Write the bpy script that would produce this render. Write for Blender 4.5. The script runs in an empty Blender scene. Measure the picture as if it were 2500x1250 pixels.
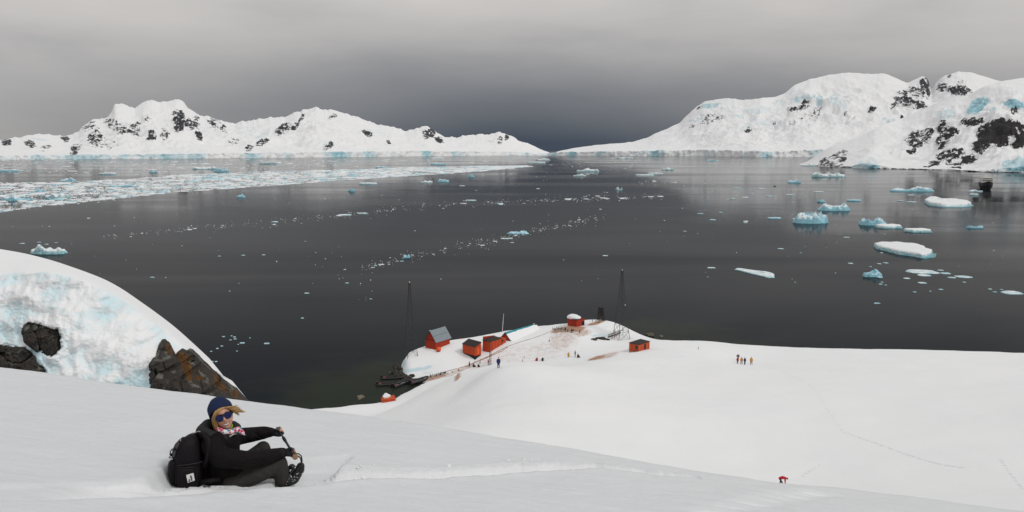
import bpy, bmesh, math, random
import numpy as np
from mathutils import Vector, Matrix, noise as mnoise

scene = bpy.context.scene
C = scene.collection
R_ = math.radians
rng = np.random.default_rng(7)
random.seed(7)

# ------------------------------------------------------------------ camera
FPX, HZ, CAMH = 1900.0, 368.0, 52.0          # focal length in photo pixels, horizon row, eye height above the sea
PITCH = math.atan((625.0 - HZ) / FPX)
cam_d = bpy.data.cameras.new('camera')
cam_d.sensor_width = 36.0
cam_d.lens = 36.0 * FPX / 2500.0
cam_d.clip_start = 0.1
cam_d.clip_end = 120000.0
cam = bpy.data.objects.new('camera', cam_d)
C.objects.link(cam)
cam.location = (0, 0, CAMH)
cam.rotation_euler = (math.pi / 2 - PITCH, 0, 0)
scene.camera = cam

# ------------------------------------------------------------------ sky (overcast, a dark cloud bank low over the strait)
world = bpy.data.worlds.new('World')
scene.world = world
world.use_nodes = True
SUN_EL, SUN_AZ = R_(46), R_(118)             # azimuth measured clockwise from +Y (the view direction)
def build_world():
    nt = world.node_tree; N = nt.nodes; L = nt.links
    N.clear()
    def n(t, **k):
        x = N.new(t)
        for a, b in k.items(): setattr(x, a, b)
        return x
    def math_(op, a, b=None, clamp=False):
        x = n('ShaderNodeMath', operation=op, use_clamp=clamp)
        for i, q in enumerate((a, b)):
            if q is None: continue
            if isinstance(q, (int, float)): x.inputs[i].default_value = q
            else: L.new(q, x.inputs[i])
        return x.outputs[0]
    def ramp(val, stops, interp='EASE'):
        x = n('ShaderNodeValToRGB'); cr = x.color_ramp; cr.interpolation = interp
        while len(cr.elements) < len(stops): cr.elements.new(0.5)
        for e, (p, c) in zip(cr.elements, stops): e.position = p; e.color = (*c, 1)
        L.new(val, x.inputs[0]); return x.outputs[0]
    def mix(f, a, b, mode='MIX'):
        x = n('ShaderNodeMix', data_type='RGBA', blend_type=mode)
        for s, q in ((0, f), (6, a), (7, b)):
            if isinstance(q, (int, float)): x.inputs[s].default_value = q
            elif isinstance(q, tuple): x.inputs[s].default_value = (*q, 1)
            else: L.new(q, x.inputs[s])
        return x.outputs[2]
    tc = n('ShaderNodeTexCoord')
    sep = n('ShaderNodeSeparateXYZ'); L.new(tc.outputs['Generated'], sep.inputs[0])
    az = math_('MULTIPLY', math_('ARCTAN2', sep.outputs[0], sep.outputs[1]), 180 / math.pi)
    el = math_('MULTIPLY', math_('ARCSINE', sep.outputs[2]), 180 / math.pi)
    # layered cloud noise on (azimuth, elevation) stretched along the horizon
    comb = n('ShaderNodeCombineXYZ')
    L.new(math_('MULTIPLY', az, 0.035), comb.inputs[0]); L.new(math_('MULTIPLY', el, 0.16), comb.inputs[1])
    nz = n('ShaderNodeTexNoise'); nz.inputs['Scale'].default_value = 1.0; nz.inputs['Detail'].default_value = 4.0
    nz.inputs['Roughness'].default_value = 0.45; L.new(comb.outputs[0], nz.inputs['Vector'])
    comb2 = n('ShaderNodeCombineXYZ')
    L.new(math_('ADD', math_('MULTIPLY', az, 0.060), math_('MULTIPLY', el, -0.09)), comb2.inputs[0]); L.new(math_('ADD', math_('MULTIPLY', el, 0.26), math_('MULTIPLY', az, 0.022)), comb2.inputs[1])
    nz2 = n('ShaderNodeTexNoise'); nz2.inputs['Scale'].default_value = 1.0; nz2.inputs['Detail'].default_value = 5.0
    L.new(comb2.outputs[0], nz2.inputs['Vector'])
    wob = math_('MULTIPLY', math_('SUBTRACT', nz.outputs[0], 0.5), 4.0)
    elw = math_('ADD', el, wob)
    # the overcast deck: grows brighter towards the zenith
    deck = ramp(math_('DIVIDE', elw, 90.0, True),
                [(0.0, (.44, .425, .41)), (0.04, (.40, .39, .39)), (0.085, (.535, .515, .50)), (0.15, (.585, .562, .543)), (0.3, (.57, .565, .56)), (1.0, (.64, .645, .66))])
    # the rain-dark bank: strongest at the horizon, fading upward and sideways
    azb = math_('DIVIDE', math_('SUBTRACT', az, 0.5), 29.0)
    side = math_('POWER', 2.718, math_('MULTIPLY', math_('MULTIPLY', azb, azb), -1.0))
    up = math_('SUBTRACT', 1.0, math_('SMOOTH_MIN', math_('DIVIDE', math_('MAXIMUM', math_('SUBTRACT', math_('ADD', el, math_('MULTIPLY', wob, 0.45)), 0.5), 0.0), 9.6), 1.0), True)
    up = math_('POWER', up, 0.95)
    bank = math_('MULTIPLY', side, up, True)
    col = mix(bank, deck, (.045, .062, .090))
    # faint cloud texture
    tex = ramp(nz2.outputs[0], [(0.30, (.85, .855, .87)), (0.48, (.97, .97, .97)), (0.70, (1.07, 1.06, 1.05))], 'LINEAR')
    col = mix(1.0, col, tex, 'MULTIPLY')
    sky = n('ShaderNodeTexSky', sky_type='NISHITA', sun_disc=False)
    sky.sun_elevation = SUN_EL; sky.sun_rotation = SUN_AZ
    sk = mix(1.0, sky.outputs[0], (.10, .10, .10), 'MULTIPLY')
    col = mix(0.975, sk, col)
    bg = n('ShaderNodeBackground'); L.new(col, bg.inputs[0]); bg.inputs[1].default_value = 1.0
    out = n('ShaderNodeOutputWorld'); L.new(bg.outputs[0], out.inputs[0])
build_world()

sun_d = bpy.data.lights.new('sun', 'SUN')
sun_d.energy = 1.0
sun_d.angle = R_(14)
sun_d.color = (1.0, .965, .92)
sun = bpy.data.objects.new('sun', sun_d)
C.objects.link(sun)
_sd = Vector((math.sin(SUN_AZ) * math.cos(SUN_EL), math.cos(SUN_AZ) * math.cos(SUN_EL), math.sin(SUN_EL)))
sun.rotation_euler = _sd.to_track_quat('Z', 'Y').to_euler()

vs = scene.view_settings
vs.view_transform = 'Standard'
vs.look = 'None'
vs.gamma = 1.0
vs.exposure = 0.14
vs.use_curve_mapping = False

# ------------------------------------------------------------------ helpers: rays, noise, meshes, materials
_sp, _cp = math.sin(PITCH), math.cos(PITCH)
def ray(u, v):
    a = (np.asarray(u, float) - 1250.0) / FPX; b = (625.0 - np.asarray(v, float)) / FPX
    return a, _cp + b * _sp, -_sp + b * _cp
def at(u, v, d):
    """world point seen at photo pixel (u, v) at forward distance d"""
    a, y, z = ray(u, v); k = d / y
    return Vector((float(a * k), float(d), float(CAMH + z * k)))
def on(u, v, el):
    """world point seen at photo pixel (u, v) at elevation el"""
    a, y, z = ray(u, v); k = (el - CAMH) / z
    return Vector((float(a * k), float(y * k), float(el)))
def proj(x, y, z):
    X = np.asarray(x, float); Y = np.asarray(y, float); Z = np.asarray(z, float) - CAMH
    f = Y * _cp - Z * _sp; w = Y * _sp + Z * _cp
    f = np.maximum(f, 1e-3)
    return 1250 + FPX * X / f, 625 - FPX * w / f

_perm = np.concatenate([np.random.default_rng(3).permutation(256)] * 3)
_grad = np.random.default_rng(4).normal(size=(256, 3)); _grad /= np.linalg.norm(_grad, axis=1)[:, None]
def pn(x, y, z=0.0):
    """gradient noise, about -0.7..0.7"""
    x, y, z = np.broadcast_arrays(np.asarray(x, float), np.asarray(y, float), np.asarray(z, float))
    xi = np.floor(x).astype(int); yi = np.floor(y).astype(int); zi = np.floor(z).astype(int)
    xf = x - xi; yf = y - yi; zf = z - zi
    u = xf**3 * (xf * (xf * 6 - 15) + 10); v = yf**3 * (yf * (yf * 6 - 15) + 10); w = zf**3 * (zf * (zf * 6 - 15) + 10)
    r = 0
    for dx in (0, 1):
        for dy in (0, 1):
            for dz in (0, 1):
                h = _perm[_perm[_perm[(xi + dx) & 255] + ((yi + dy) & 255)] + ((zi + dz) & 255)]
                g = _grad[h]
                d = g[..., 0] * (xf - dx) + g[..., 1] * (yf - dy) + g[..., 2] * (zf - dz)
                r = r + (u if dx else 1 - u) * (v if dy else 1 - v) * (w if dz else 1 - w) * d
    return r
def fbm(x, y, z=0.0, o=5, g=0.5):
    r = 0; a = 1.0
    for i in range(o):
        r = r + a * pn(x, y, z + 7.3 * i); x = np.asarray(x) * 2.03; y = np.asarray(y) * 2.03; z = np.asarray(z) * 2.03; a *= g
    return r
def ridged(x, y, z=0.0, o=5, g=0.5):
    r = 0; a = 1.0
    for i in range(o):
        r = r + a * (1 - 2.2 * np.abs(pn(x, y, z + 5.1 * i))); x = np.asarray(x) * 2.07; y = np.asarray(y) * 2.07; z = np.asarray(z) * 2.07; a *= g
    return r
def sstep(a, b, x):
    t = np.clip((np.asarray(x, float) - a) / (b - a), 0, 1); return t * t * (3 - 2 * t)
def cells(x, y, seed=0):
    """2-D cellular noise: distance to nearest, gap to second, id value of nearest"""
    x = np.asarray(x, float); y = np.asarray(y, float)
    xi = np.floor(x).astype(int); yi = np.floor(y).astype(int)
    f1 = np.full(x.shape, 9.0); f2 = np.full(x.shape, 9.0); cid = np.zeros(x.shape)
    for dx in (-1, 0, 1):
        for dy in (-1, 0, 1):
            h = _perm[_perm[(xi + dx + seed) & 255] + ((yi + dy) & 255)]
            px = xi + dx + _perm[h + 11] / 255.0; py = yi + dy + _perm[h + 97] / 255.0
            d = np.hypot(px - x, py - y)
            nw = d < f1
            f2 = np.where(nw, f1, np.minimum(f2, d)); cid = np.where(nw, _perm[h + 151] / 255.0, cid); f1 = np.where(nw, d, f1)
    return f1, f2 - f1, cid

def link(ob, parent=None):
    C.objects.link(ob)
    if parent is not None: ob.parent = parent
    return ob
def mesh_obj(name, verts, faces, mats, parent=None, smooth=False, attrs=None, midx=None):
    me = bpy.data.meshes.new(name)
    me.from_pydata([tuple(map(float, p)) for p in verts], [], faces)
    for m in (mats if isinstance(mats, (list, tuple)) else [mats]): me.materials.append(m)
    if midx is not None: me.polygons.foreach_set('material_index', np.asarray(midx, dtype=np.int32))
    if smooth: me.polygons.foreach_set('use_smooth', np.ones(len(me.polygons), dtype=bool))
    if attrs:
        for k, a in attrs.items():
            at_ = me.attributes.new(k, 'FLOAT', 'POINT'); at_.data.foreach_set('value', np.asarray(a, dtype=np.float32).ravel())
    me.update()
    return link(bpy.data.objects.new(name, me), parent)
def grid_obj(name, X, Y, Z, mats, parent=None, attrs=None, smooth=True, keep=None):
    """a mesh from three (rows, cols) arrays"""
    nr, nc = X.shape
    me = bpy.data.meshes.new(name)
    co = np.stack([X, Y, Z], -1).reshape(-1, 3).astype(np.float32)
    i = np.arange(nr * nc).reshape(nr, nc)
    q = np.stack([i[:-1, :-1], i[:-1, 1:], i[1:, 1:], i[1:, :-1]], -1).reshape(-1, 4)
    if keep is not None: q = q[keep[:-1, :-1].ravel() & keep[:-1, 1:].ravel() & keep[1:, 1:].ravel() & keep[1:, :-1].ravel()]
    me.vertices.add(len(co)); me.vertices.foreach_set('co', co.ravel())
    me.loops.add(q.size); me.loops.foreach_set('vertex_index', q.ravel().astype(np.int32))
    me.polygons.add(len(q)); me.polygons.foreach_set('loop_start', (np.arange(len(q)) * 4).astype(np.int32))
    me.polygons.foreach_set('loop_total', np.full(len(q), 4, dtype=np.int32))
    me.update(calc_edges=True); me.validate()
    if smooth: me.polygons.foreach_set('use_smooth', np.ones(len(me.polygons), dtype=bool))
    for m in (mats if isinstance(mats, (list, tuple)) else [mats]): me.materials.append(m)
    for k, a in (attrs or {}).items():
        at_ = me.attributes.new(k, 'FLOAT', 'POINT'); at_.data.foreach_set('value', np.asarray(a, dtype=np.float32).ravel())
    return link(bpy.data.objects.new(name, me), parent)
def tag(o, label=None, cat=None, group=None, kind=None):
    for k, v in (('label', label), ('category', cat), ('group', group), ('kind', kind)):
        if v: o[k] = v
    return o
def empty(name, loc, rz=0.0, parent=None):
    o = bpy.data.objects.new(name, None); o.empty_display_size = 0.2
    link(o, parent); o.location = loc; o.rotation_euler = (0, 0, rz)
    return o
def copy_tree(o, parent=None):
    c = o.copy(); link(c); c.parent = parent
    for ch in list(o.children): copy_tree(ch, c)
    return c

class Mat:
    """small node builder around a Principled shader"""
    def __init__(s, name, rough=0.6, col=(.5, .5, .5), spec=0.5, metal=0.0):
        s.m = bpy.data.materials.new(name); s.m.use_nodes = True
        s.nt = s.m.node_tree; s.N = s.nt.nodes; s.L = s.nt.links
        s.p = s.N['Principled BSDF']
        s.p.inputs['Base Color'].default_value = (*col, 1); s.p.inputs['Roughness'].default_value = rough
        s.p.inputs['Specular IOR Level'].default_value = spec; s.p.inputs['Metallic'].default_value = metal
    def n(s, t, **k):
        x = s.N.new(t)
        for a, b in k.items(): setattr(x, a, b)
        return x
    def put(s, sock, q):
        if isinstance(q, (int, float)): sock.default_value = q
        elif isinstance(q, tuple): sock.default_value = (*q, 1) if len(sock.default_value) == 4 else q
        else: s.L.new(q, sock)
    def math(s, op, a, b=0.0, clamp=False):
        x = s.n('ShaderNodeMath', operation=op, use_clamp=clamp); s.put(x.inputs[0], a); s.put(x.inputs[1], b); return x.outputs[0]
    def mix(s, f, a, b, mode='MIX'):
        x = s.n('ShaderNodeMix', data_type='RGBA', blend_type=mode); s.put(x.inputs[0], f); s.put(x.inputs[6], a); s.put(x.inputs[7], b); return x.outputs[2]
    def pos(s, sc=(1, 1, 1), rot=(0, 0, 0), obj=False):
        if obj: src = s.n('ShaderNodeTexCoord').outputs['Object']
        else: src = s.n('ShaderNodeNewGeometry').outputs['Position']
        mp = s.n('ShaderNodeMapping'); mp.inputs['Scale'].default_value = sc; mp.inputs['Rotation'].default_value = rot
        s.L.new(src, mp.inputs[0]); return mp.outputs[0]
    def noise(s, vec, scale=1.0, detail=4.0, rough=0.55, dist=0.0):
        x = s.n('ShaderNodeTexNoise'); s.L.new(vec, x.inputs['Vector'])
        x.inputs['Scale'].default_value = scale; x.inputs['Detail'].default_value = detail
        x.inputs['Roughness'].default_value = rough; x.inputs['Distortion'].default_value = dist
        return x.outputs[0]
    def voro(s, vec, scale=1.0, feature='F1', out=0):
        x = s.n('ShaderNodeTexVoronoi', feature=feature); s.L.new(vec, x.inputs['Vector']); x.inputs['Scale'].default_value = scale
        return x.outputs[out]
    def attr(s, name):
        x = s.n('ShaderNodeAttribute', attribute_name=name); return x.outputs['Fac']
    def sstep(s, a, b, v):
        x = s.n('ShaderNodeMapRange', interpolation_type='SMOOTHSTEP'); s.put(x.inputs[0], v); x.inputs[1].default_value = a; x.inputs[2].default_value = b; return x.outputs[0]
    def ramp(s, v, stops, interp='LINEAR'):
        x = s.n('ShaderNodeValToRGB'); cr = x.color_ramp; cr.interpolation = interp
        while len(cr.elements) < len(stops): cr.elements.new(0.5)
        for e, (p, c) in zip(cr.elements, stops): e.position = p; e.color = (*c, 1)
        s.L.new(v, x.inputs[0]); return x.outputs[0]
    def bump(s, h, dist=0.1, strength=1.0, chain=None):
        x = s.n('ShaderNodeBump'); x.inputs['Strength'].default_value = strength; x.inputs['Distance'].default_value = dist
        s.L.new(h, x.inputs['Height'])
        if chain is not None: s.L.new(chain, x.inputs['Normal'])
        return x.outputs[0]
    def col(s, c): s.put(s.p.inputs['Base Color'], c); return s
    def rough(s, c): s.put(s.p.inputs['Roughness'], c); return s
    def nrm(s, c): s.L.new(c, s.p.inputs['Normal']); return s
def plain(name, col, rough=0.6, var=0.12, scale=6.0, metal=0.0, spec=0.4, bump=0.0, obj=True):
    """a paint, cloth or metal colour with slight grain and wear"""
    m = Mat(name, rough, col, spec, metal)
    v = m.pos((scale,) * 3, obj=obj)
    nz = m.noise(v, 1.0, 5.0, 0.6)
    m.col(m.mix(nz, tuple(c * (1 - var) for c in col), tuple(min(1, c * (1 + var)) for c in col)))
    if bump: m.nrm(m.bump(m.noise(v, 4.0, 4.0), bump))
    return m.m

# ------------------------------------------------------------------ main materials
def mat_snow(name, fine=1.0, dirt=False, lo=(.80, .815, .83), hi=(.86, .86, .855), fresh_lit=False):
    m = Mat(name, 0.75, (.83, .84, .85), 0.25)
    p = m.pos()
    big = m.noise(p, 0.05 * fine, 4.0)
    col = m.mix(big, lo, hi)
    if dirt:
        d = m.attr('dirt')
        g = m.math('ADD', m.noise(p, 0.9, 5.0, 0.7), m.math('MULTIPLY', m.noise(p, 4.0, 3.0), 0.35))
        f = m.sstep(0.45, 1.35, m.math('ADD', d, m.math('SUBTRACT', g, 0.2)))
        f = m.math('MULTIPLY', f, m.sstep(0.0, 0.08, d))
        col = m.mix(m.math('MULTIPLY', f, .92), col, m.mix(m.noise(p, 2.0, 4.0), (.23, .085, .038), (.52, .29, .17)))
        b = m.attr('blue')
        f2 = m.math('MULTIPLY', m.sstep(0.3, 0.9, m.math('ADD', b, m.math('MULTIPLY', m.math('SUBTRACT', m.noise(p, 0.7, 4.0), 0.5), 0.6))), 0.85)
        col = m.mix(f2, col, (.50, .68, .74))
    if fresh_lit: col = m.mix(m.sstep(.25, .7, m.attr('fresh_lit')), col, (.78, .79, .80))  # broken snow whitened, which also paints the light on the trench wall
    m.col(col)
    b1 = m.bump(m.noise(p, 1.3 * fine, 5.0, 0.6), 0.10 / fine, 0.5)
    b2 = m.bump(m.noise(m.pos((.45, 1.3, 1), (0, 0, R_(8))), 7.0 * fine, 6.0, 0.7), 0.05 / fine, 0.55, b1)
    m.nrm(m.bump(m.noise(p, 60.0 * fine, 2.0, 0.6), 0.006 / fine, 0.5, b2))
    return m.m
def mat_alpine(name, scale, rock=(.05, .052, .06), strat=(1, 1, 1.0), ice=(.33, .61, .70), bump=.30):
    """snow with rock outcrops and blue glacier ice placed by vertex masks and broken up by noise"""
    m = Mat(name, 0.8, (.85, .86, .87), 0.2)
    p = m.pos(strat)
    r = m.math('ADD', m.attr('rock'), 0.0)
    nz = m.noise(p, 1.0 / scale, 8.0, 0.68, 0.6)
    nz2 = m.noise(p, 3.3 / scale, 6.0, 0.7)
    f = m.math('ADD', r, m.math('ADD', m.math('MULTIPLY', m.math('SUBTRACT', nz, 0.5), 2.2), m.math('MULTIPLY', m.math('SUBTRACT', nz2, 0.5), 2.0)))
    f = m.math('MULTIPLY', m.sstep(0.52, 0.70, f), m.sstep(0.02, 0.12, r))
    rc = m.ramp(m.noise(p, 6.0 / scale, 5.0, 0.6), [(0.3, tuple(c * .6 for c in rock)), (0.55, rock), (0.75, tuple(min(1, c * 2.2) for c in rock))])
    b = m.attr('blue')
    bn = m.noise(m.pos((1, 1, 1.6)), 2.2 / scale, 6.0, 0.65)
    fb = m.sstep(0.42, 0.95, m.math('ADD', b, m.math('MULTIPLY', m.math('SUBTRACT', bn, 0.5), 1.3)))
    fb = m.math('MULTIPLY', fb, m.sstep(0.02, 0.2, b))
    icec = m.ramp(bn, [(0.35, tuple(c * .55 for c in ice)), (0.52, ice), (0.68, (.72, .82, .84))])
    snow = m.mix(m.noise(p, 0.6 / scale, 4.0), (.82, .83, .85), (.87, .87, .865))
    c = m.mix(fb, snow, icec)
    c = m.mix(f, c, rc)
    m.col(c)
    m.nrm(m.bump(m.math('ADD', nz, m.math('MULTIPLY', nz2, 0.5)), scale * bump, 0.5))
    return m.m
def mat_rock(name, base=(.13, .115, .10), warm=(.20, .12, .065), scale=1.0, moss=False):
    m = Mat(name, 0.85, base, 0.25)
    p = m.pos()
    n1 = m.noise(p, 1.1 * scale, 7.0, 0.65, 0.5); n2 = m.noise(p, 7.0 * scale, 6.0, 0.7)
    c = m.ramp(n2, [(0.25, tuple(x * .45 for x in base)), (0.5, base), (0.75, tuple(x * 1.7 for x in base))])
    c = m.mix(m.sstep(0.52, 0.68, n1), c, warm)
    c = m.mix(m.math('MULTIPLY', m.sstep(0.56, 0.66, m.noise(p, 2.3 * scale, 5.0)), 0.6), c, (.20, .20, .17))
    if moss:
        mo = m.attr('moss')
        f = m.sstep(0.45, 0.65, m.math('ADD', mo, m.math('MULTIPLY', m.math('SUBTRACT', m.noise(p, 4.5, 7.0, 0.75), 0.5), 2.0)))
        mc = m.ramp(m.noise(p, 9.0, 5.0, .7), [(0.3, (.02, .01, .004)), (0.5, (.085, .032, .008)), (0.62, (.13, .075, .015)), (0.8, (.10, .11, .03))])
        c = m.mix(f, c, mc)
    m.col(c)
    cr = m.voro(p, 1.6 * scale, 'DISTANCE_TO_EDGE')
    b1 = m.bump(m.sstep(0.0, 0.05, cr), 0.03 / scale, 0.2)
    m.nrm(m.bump(m.math('ADD', n2, n1), 0.07 / scale, 0.8, b1))
    return m.m
def mat_ice(name, deep=(.16, .50, .60), pale=(.55, .75, .80), z0=0.0, z1=3.0, amount=0.5):
    """floating ice: white snow on top, bluer bare ice low down and in bands"""
    m = Mat(name, 0.45, (.8, .85, .87), 0.4)
    p = m.pos()
    geo = m.n('ShaderNodeNewGeometry')
    sp = m.n('ShaderNodeSeparateXYZ'); m.L.new(geo.outputs['Position'], sp.inputs[0])
    up = m.n('ShaderNodeSeparateXYZ'); m.L.new(geo.outputs['Normal'], up.inputs[0])
    h = m.sstep(z0, z1, sp.outputs[2])
    nz = m.noise(p, 0.35, 6.0, 0.6); nz2 = m.noise(p, 1.3, 5.0, 0.65)
    snow = m.sstep(0.35, 0.75, m.math('ADD', m.math('ADD', m.math('MULTIPLY', up.outputs[2], 0.55), m.math('MULTIPLY', h, 0.35)), m.math('MULTIPLY', m.math('SUBTRACT', nz, amount), 1.5)))
    icec = m.mix(m.sstep(0.3, 0.7, nz2), deep, pale)
    m.col(m.mix(snow, icec, (.84, .86, .87)))
    m.nrm(m.bump(nz2, 0.5, 0.6))
    return m.m
def mat_water():
    """dark sea: wavelets tilt the surface, so it mirrors less at middle angles than a flat pane would"""
    m = Mat('sea_water', 0.05, (.010, .013, .013), 0.0)
    p = m.pos()
    streak = m.noise(m.pos((.0016, .0075, 1), (0, 0, R_(-10))), 1.0, 5.0, 0.55, 0.6)      # wind lanes
    lane = m.sstep(0.40, 0.62, streak)
    sh = m.attr('shallow')       # the bottom shows olive through shallow water round the landing and off the point
    f = m.sstep(0.25, 1.0, m.math('ADD', sh, m.math('MULTIPLY', m.math('SUBTRACT', m.noise(p, 0.09, 5.0, 0.6), 0.5), 0.9)))
    f = m.math('MULTIPLY', f, m.sstep(0.0, 0.2, sh))
    m.col(m.mix(f, (.010, .0130, .0175), (.024, .030, .022)))
    b1 = m.bump(m.noise(m.pos((.25, .6, 1), (0, 0, R_(-12))), 1.0, 4.0, 0.6), 0.10, 0.18)
    nb = m.bump(m.noise(p, 2.2, 3.0), 0.02, 0.15, b1)
    m.nrm(nb)
    fr = m.n('ShaderNodeFresnel'); fr.inputs[0].default_value = 1.33; m.L.new(nb, fr.inputs['Normal'])
    fac = m.math('MULTIPLY', m.math('POWER', fr.outputs[0], m.math('ADD', 1.86, m.math('MULTIPLY', lane, 0.35))), 0.95, True)
    gl = m.n('ShaderNodeBsdfGlossy'); m.L.new(m.math('ADD', 0.04, m.math('MULTIPLY', lane, 0.09)), gl.inputs['Roughness']); m.L.new(nb, gl.inputs['Normal'])
    mx = m.n('ShaderNodeMixShader'); m.L.new(fac, mx.inputs[0]); m.L.new(m.p.outputs[0], mx.inputs[1]); m.L.new(gl.outputs[0], mx.inputs[2])
    m.L.new(mx.outputs[0], m.N['Material Output'].inputs[0])
    return m.m
# ================================================================== SETTING: sea, mountains, snow ground
M = {}
M['snow'] = mat_snow('snow', 1.0, True)
M['snow_near'] = mat_snow('snow_near', 2.0, lo=(.655, .675, .695), hi=(.71, .72, .73), fresh_lit=True)
M['far_snow'] = mat_alpine('far_mountain_snow', 85.0, strat=(1, 1, 1.5))
M['head_snow'] = mat_alpine('headland_snow', 26.0, rock=(.035, .033, .036))
M['water'] = mat_water()

# ---- sea
def build_sea():
    def axis(dense, far):
        a = np.concatenate([-far[::-1], dense, far]) if dense[0] < 0 else np.concatenate([far])
        return a
    xs = np.unique(np.concatenate([np.array([-70000, -20000, -6000, -2000, -700, -300.]), np.arange(-160, 161, 4.0), np.array([300, 700, 2000, 6000, 20000, 70000.])]))
    ys = np.unique(np.concatenate([np.array([-70000, -20000, -5000, -1000, -200, 0, 50.]), np.arange(90, 331, 4.0), np.array([450, 700, 1200, 2500, 5000, 9000, 20000, 90000.])]))
    X, Y = np.meshgrid(xs, ys)
    sh = np.zeros_like(X)
    for (u, v, r, s) in ((900, 945, 26, 1.0), (860, 975, 24, 1.0), (960, 905, 16, .9), (1590, 800, 18, .75), (1450, 800, 22, .55), (1660, 815, 26, .7), (1800, 825, 30, .45)):
        p = on(u, v, 0)
        sh = np.maximum(sh, s * np.exp(-((X - p.x)**2 + ((Y - p.y) * .9)**2) / r**2))
    o = grid_obj('sea_water', X, Y, np.zeros_like(X), M['water'], attrs={'shallow': sh})
    tag(o, kind='structure')
build_sea()

# ---- mountains: polar heightfields built at their own distance
def azt(u, v):
    a, y, z = ray(u, v); return a / y, z / y
def blobs(U, V, lst, warp=6.0):
    m = np.zeros_like(U)
    wu = U + warp * fbm(U / 23., V / 23., 1.0, 3); wv = V + warp * fbm(U / 23., V / 23., 9.0, 3)
    for (u, v, ru, rv, ang, s) in lst:
        c, sn = math.cos(R_(ang)), math.sin(R_(ang))
        du, dv = wu - u, wv - v
        a = (du * c + dv * sn) / ru; b = (-du * sn + dv * c) / rv
        m = np.maximum(m, s * (1 - sstep(0.55, 1.25, np.sqrt(a * a + b * b))))
    return m
def mountain(name, sky, shore, depth, mat, ncol, rock, blue, cliff=13.0, gpow=1.3, jit=1.2, nsc=700.0, namp=.10, label=None, rows=130, cliff_jit=.004, foot=None, rboost=1.0, spike=1.0):
    sa, st = azt(*np.array(sky, float).T); ba, bt = azt(*np.array(shore, float).T)
    az = np.linspace(max(sa[0], ba[0]), min(sa[-1], ba[-1]), ncol)
    k = 1900.0
    tr = np.interp(az, sa, st)
    ker = np.hanning(9); ker /= ker.sum(); trs = np.convolve(np.pad(tr, 4, 'edge'), ker, 'valid'); tr = trs
    tr = tr + jit / k * (.6 * fbm(az * 90, 0 * az + len(name), 3.0, 4) + .8 * (ridged(az * 55, 0 * az + 3.3, 1.0, 5, .6) - 1.0)) * np.clip((tr - np.interp(az, ba, bt)) * k / 40, 0, 1)
    tb = np.interp(az, ba, bt)
    S = (0 - CAMH) / tb
    dp = np.interp(az, azt(np.array([d[0] for d in depth], float), np.full(len(depth), 330.))[0], [d[1] for d in depth])
    Rr = S + dp
    cl = np.interp(az, azt(np.array([c[0] for c in cliff], float), np.full(len(cliff), 375.))[0], [c[1] for c in cliff]) if not np.isscalar(cliff) else np.full(ncol, cliff)
    cl = cl * (1 + .35 * fbm(az * 60, 0 * az, 2.0, 4))
    tcl = tb + np.maximum(cl, .4) / k
    # rows: cliff, face, back
    ncl = 7
    D, T, W, CL = [], [], [], []
    for i in range(ncl):
        f = i / (ncl - 1)
        jitd = cliff_jit * S * (fbm(az * 170, 0 * az + .7 * f, 4.0, 4) + .8 * (cells(az * 210, 0 * az + f * 1.4)[0] - .4)) * (0.5 + f * .5)
        d = S + jitd + S * .004 * f
        z = -2.0 + (tcl * S + CAMH + 2.0) * f
        D.append(d); T.append((z - CAMH) / d); W.append(0 * az); CL.append(0 * az + 1)
    d0 = D[-1]; t0 = T[-1]
    def sm(a, n):
        kk = np.hanning(n); kk /= kk.sum(); return np.convolve(np.pad(a, n // 2, 'edge'), kk, 'valid')
    d0s, t0s, trs = sm(d0, 61), sm(t0, 61), sm(tr, 31)
    for t in (np.arange(1, rows + 1) / rows)**1.15:
        g = .35 * t + .65 * t**gpow
        q = max(0.0, 1 - t * 22)**1.5; e = t**7
        dd_ = d0s + (Rr - d0s) * t + (d0 - d0s) * q
        base = t0s + (np.maximum(trs, t0s + .2 / k) - t0s) * g + (t0 - t0s) * q
        D.append(np.maximum(dd_, D[-1] + .5)); T.append(base + (np.maximum(tr, t0s + .2 / k) - np.maximum(trs, t0s + .2 / k)) * e)
        W.append(0 * az + (np.sin(np.pi * min(t, 1))**.8 * (1 if t < .999 else 0))); CL.append(0 * az + max(0, 1 - t * 30))
    for t in (.05, .15, .3, .5, .8, 1.2):
        d = Rr + dp * t; zr = tr * Rr + CAMH
        D.append(d); T.append((zr * (1 - .55 * t) - CAMH) / d); W.append(0 * az); CL.append(0 * az)
    D = np.array(D); T = np.array(T); W = np.array(W); CL = np.array(CL)
    X = az[None, :] * D; Y = D.copy(); Z = CAMH + T * D
    hr = np.maximum(tr * Rr, 20.0)[None, :]
    cen = lambda n: (n - n.mean()) / n.std()
    n1 = cen(ridged(X / nsc, Y / nsc, 1.0, 5, .5)) * .30; n2 = fbm(X / (nsc * .28), Y / (nsc * .28), 2.0, 5, .55)
    n3 = cen(ridged(X / (nsc * .14), Y / (nsc * .2), Z / (nsc * .2), 4, .55)) * .35
    n4 = cen(ridged(X / (nsc * .055), Y / (nsc * .10), Z / (nsc * .07), 4, .6)) * .35
    Z = Z + W * hr * (namp * n1 + namp * .40 * n2 + namp * .08 * n3)
    U0, V0 = proj(X, Y, Z)
    rk = blobs(U0, V0, rock) * rboost; bl = blobs(U0, V0, blue)
    Z = Z + W * np.minimum(rk, .8) * hr * namp * spike * (.55 * n3 + .25 * n4) + np.clip(W * 4, 0, 1) * bl * hr * namp * .3 * n3
    bl = np.maximum(bl, CL * np.clip(.52 + .9 * fbm(X / 260., Y / 260., 6.0, 4), .32, 1.0) * (np.clip(cl / 4, 0, 1))[None, :])
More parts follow.
